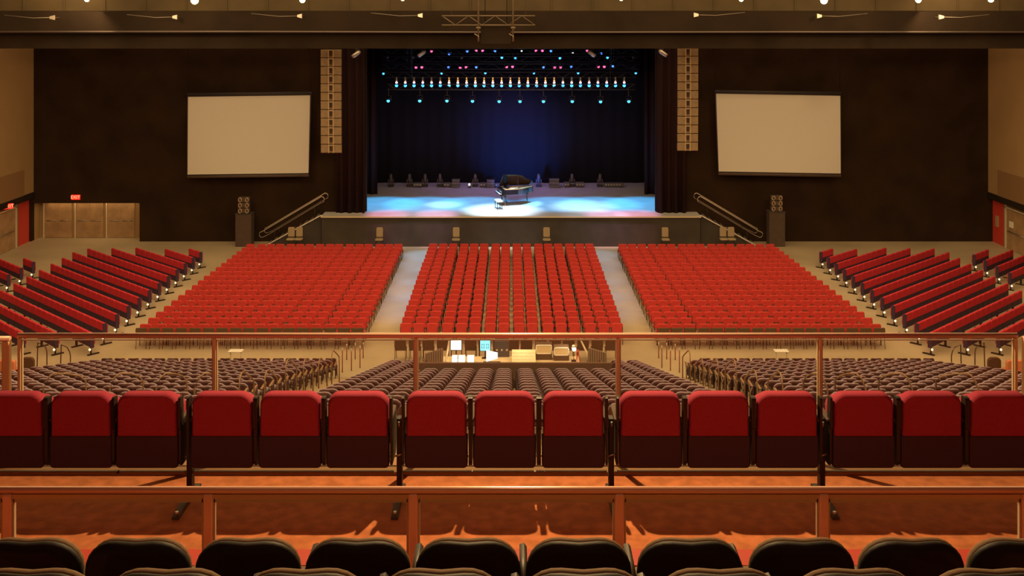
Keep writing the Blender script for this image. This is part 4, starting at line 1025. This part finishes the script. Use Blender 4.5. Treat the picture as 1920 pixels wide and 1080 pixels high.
# red balcony seats
def make_balc():
    t = thing('folding_theatre_seat', '', 'chair', (0, 0, 0), 0, 'large red seats in the balcony front row')
    bm = bmesh.new(); slab(bm, rrect(-.243, .243, .54, .885, .095, .012, 7), [(-.02, .02), (-.005, .006), (.012, 0), (.075, .0), (.10, .012), (.115, .04)]); fin('backrest', bm, M_redb, t)
    bm = bmesh.new(); slab(bm, rrect(-.255, .255, .285, .555, .01, .035, 4), [(-.012, .012), (0, .0), (.03, .0), (.05, .01)]); fin('lower_back_panel', bm, M_dkpl, t)
    bm = bmesh.new(); slab(bm, rrect(-.235, .235, .36, .80, .08, .05, 5), [(.15, .03), (.17, 0), (.24, 0), (.26, .03)]); s = fin('folded_seat', bm, M_redb, t)
    bm = bmesh.new(); slab(bm, rrect(-.22, .22, .38, .78, .06, .05, 3), [(.258, .02), (.275, .02)]); fin('seat_pan', bm, M_dkpl, s)
    for sx in (-1, 1):
        bm = bmesh.new(); slab(bm, rrect(-.02, .30, .30, .66, .05, .05, 3), [(sx*.262-.0, 0), (sx*.262+sx*.016, 0)], axis='x', smooth=False); slab(bm, rrect(-.03, .05, .60, .862, .02, .02, 2), [(sx*.258, 0), (sx*.278, 0)], axis='x', smooth=False)
        a = fin('side_frame', bm, M_frame, t)
        bm = bmesh.new(); slab(bm, rrect(sx*.27-.024, sx*.27+.007 if sx > 0 else sx*.27+.024, .0, .32, .015, .01, 3), [(.655, .005), (.66, 0), (.675, 0), (.68, .005)], axis='z'); fin('armrest', bm, M_pil, a)
    fin('support_beam', bx(-.28, .28, .08, .11, .20, .222), mat('olive_metal_beam', (.22, .17, .09), .5), t, bevel=.005)
    return t
b0 = make_balc(); first = True; ds = 8.2
posn = ['leftmost', 'second from left', 'third from left']
cs_ = [-104, 24, 152, 276, 416, 543.5, 671, 818, 946, 1075, 1220, 1348, 1476, 1619, 1747, 1875]
fr = [24+0, 152, 276]
names = ['cut by the left frame edge', 'second from left', 'third from left', 'fourth from left', 'fifth from left', 'sixth from left', 'seventh from left', 'middle one, eighth from left', 'seventh from right', 'sixth from right', 'fifth from right', 'fourth from right', 'third from right', 'second from right', 'cut by the right frame edge']
cs_ = cs_[1:]
for px, nm in zip(cs_, names):
    X = (px-CX)*ds/F; lab = 'large red folding seat in balcony front row, '+nm
    if first: b0.location = (X, ds, BZ); b0['label'] = lab; first = False
    else: dup(b0, (X, ds, BZ), 0, lab)
lg = None
for i, (px, nm) in enumerate(((350, 'second joint from left'), (747, 'joint left of the middle seats'), (1148, 'joint right of the middle seats'), (1547, 'second joint from right'), (-48, ''), (1945, ''))):
    X = (px-CX)*ds/F
    if not nm: continue
    t = thing('seat_pedestal', 'black pedestal leg under the red seats, '+nm, 'seat support', (X, ds, BZ), 0, 'pedestals under the balcony seats')
    bm = bmesh.new(); box(bm, -.022, .022, .06, .14, 0, .66); fin('column', bm, M_frame, t, bevel=.005)
    bm = bmesh.new(); slab(bm, [(-.28, 0), (.3, 0), (.3, .025), (.12, .05), (-.1, .05), (-.28, .025)], [(-.028, 0), (.028, 0)], axis='x', smooth=False); ft = fin('foot', bm, M_frame, t)
    bm = bmesh.new(); tube(bm, [(0, -.24, .028), (0, -.24, .05)], .014, 6); fin('foot_bolt', bm, M_alu, ft)
    bm = bmesh.new(); tube(bm, [(-.03, .05, .36), (.03, .05, .38)], .008, 5); tube(bm, [(0, .05, .6), (0, .05, .64)], .01, 5); fin('hinge_bolt', bm, M_alu, t)

# dark foreground chairs
n0, _ = make_tier_chair(True); n0['group'] = 'dark rounded chairs nearest the camera'
cs1 = [55, 258, 464.5, 671, 877.5, 1085, 1293.5, 1504, 1710, 1916]; first = True
for i, px in enumerate(cs1):
    d = 5.22; X = (px-CX)*5.0/F; lab = 'black round-topped chair in front foreground row, %s from left' % ORD[i+1]
    loc = (X, d, P(0, 1008, 5.0).z-.85)
    if first: n0.location = loc; n0['label'] = lab; first = False
    else: dup(n0, loc, 0, lab)
for i in range(8):
    px = 66+i*257+(-10 if i < 4 else 0); X = (px-CX)*4.05/F
    dup(n0, (X, 4.27, P(0, 1066, 4.05).z-.85), 0, 'olive-rimmed chair back barely rising at bottom edge, %s from left' % ORD[i+1], 'chair tops along the bottom edge')
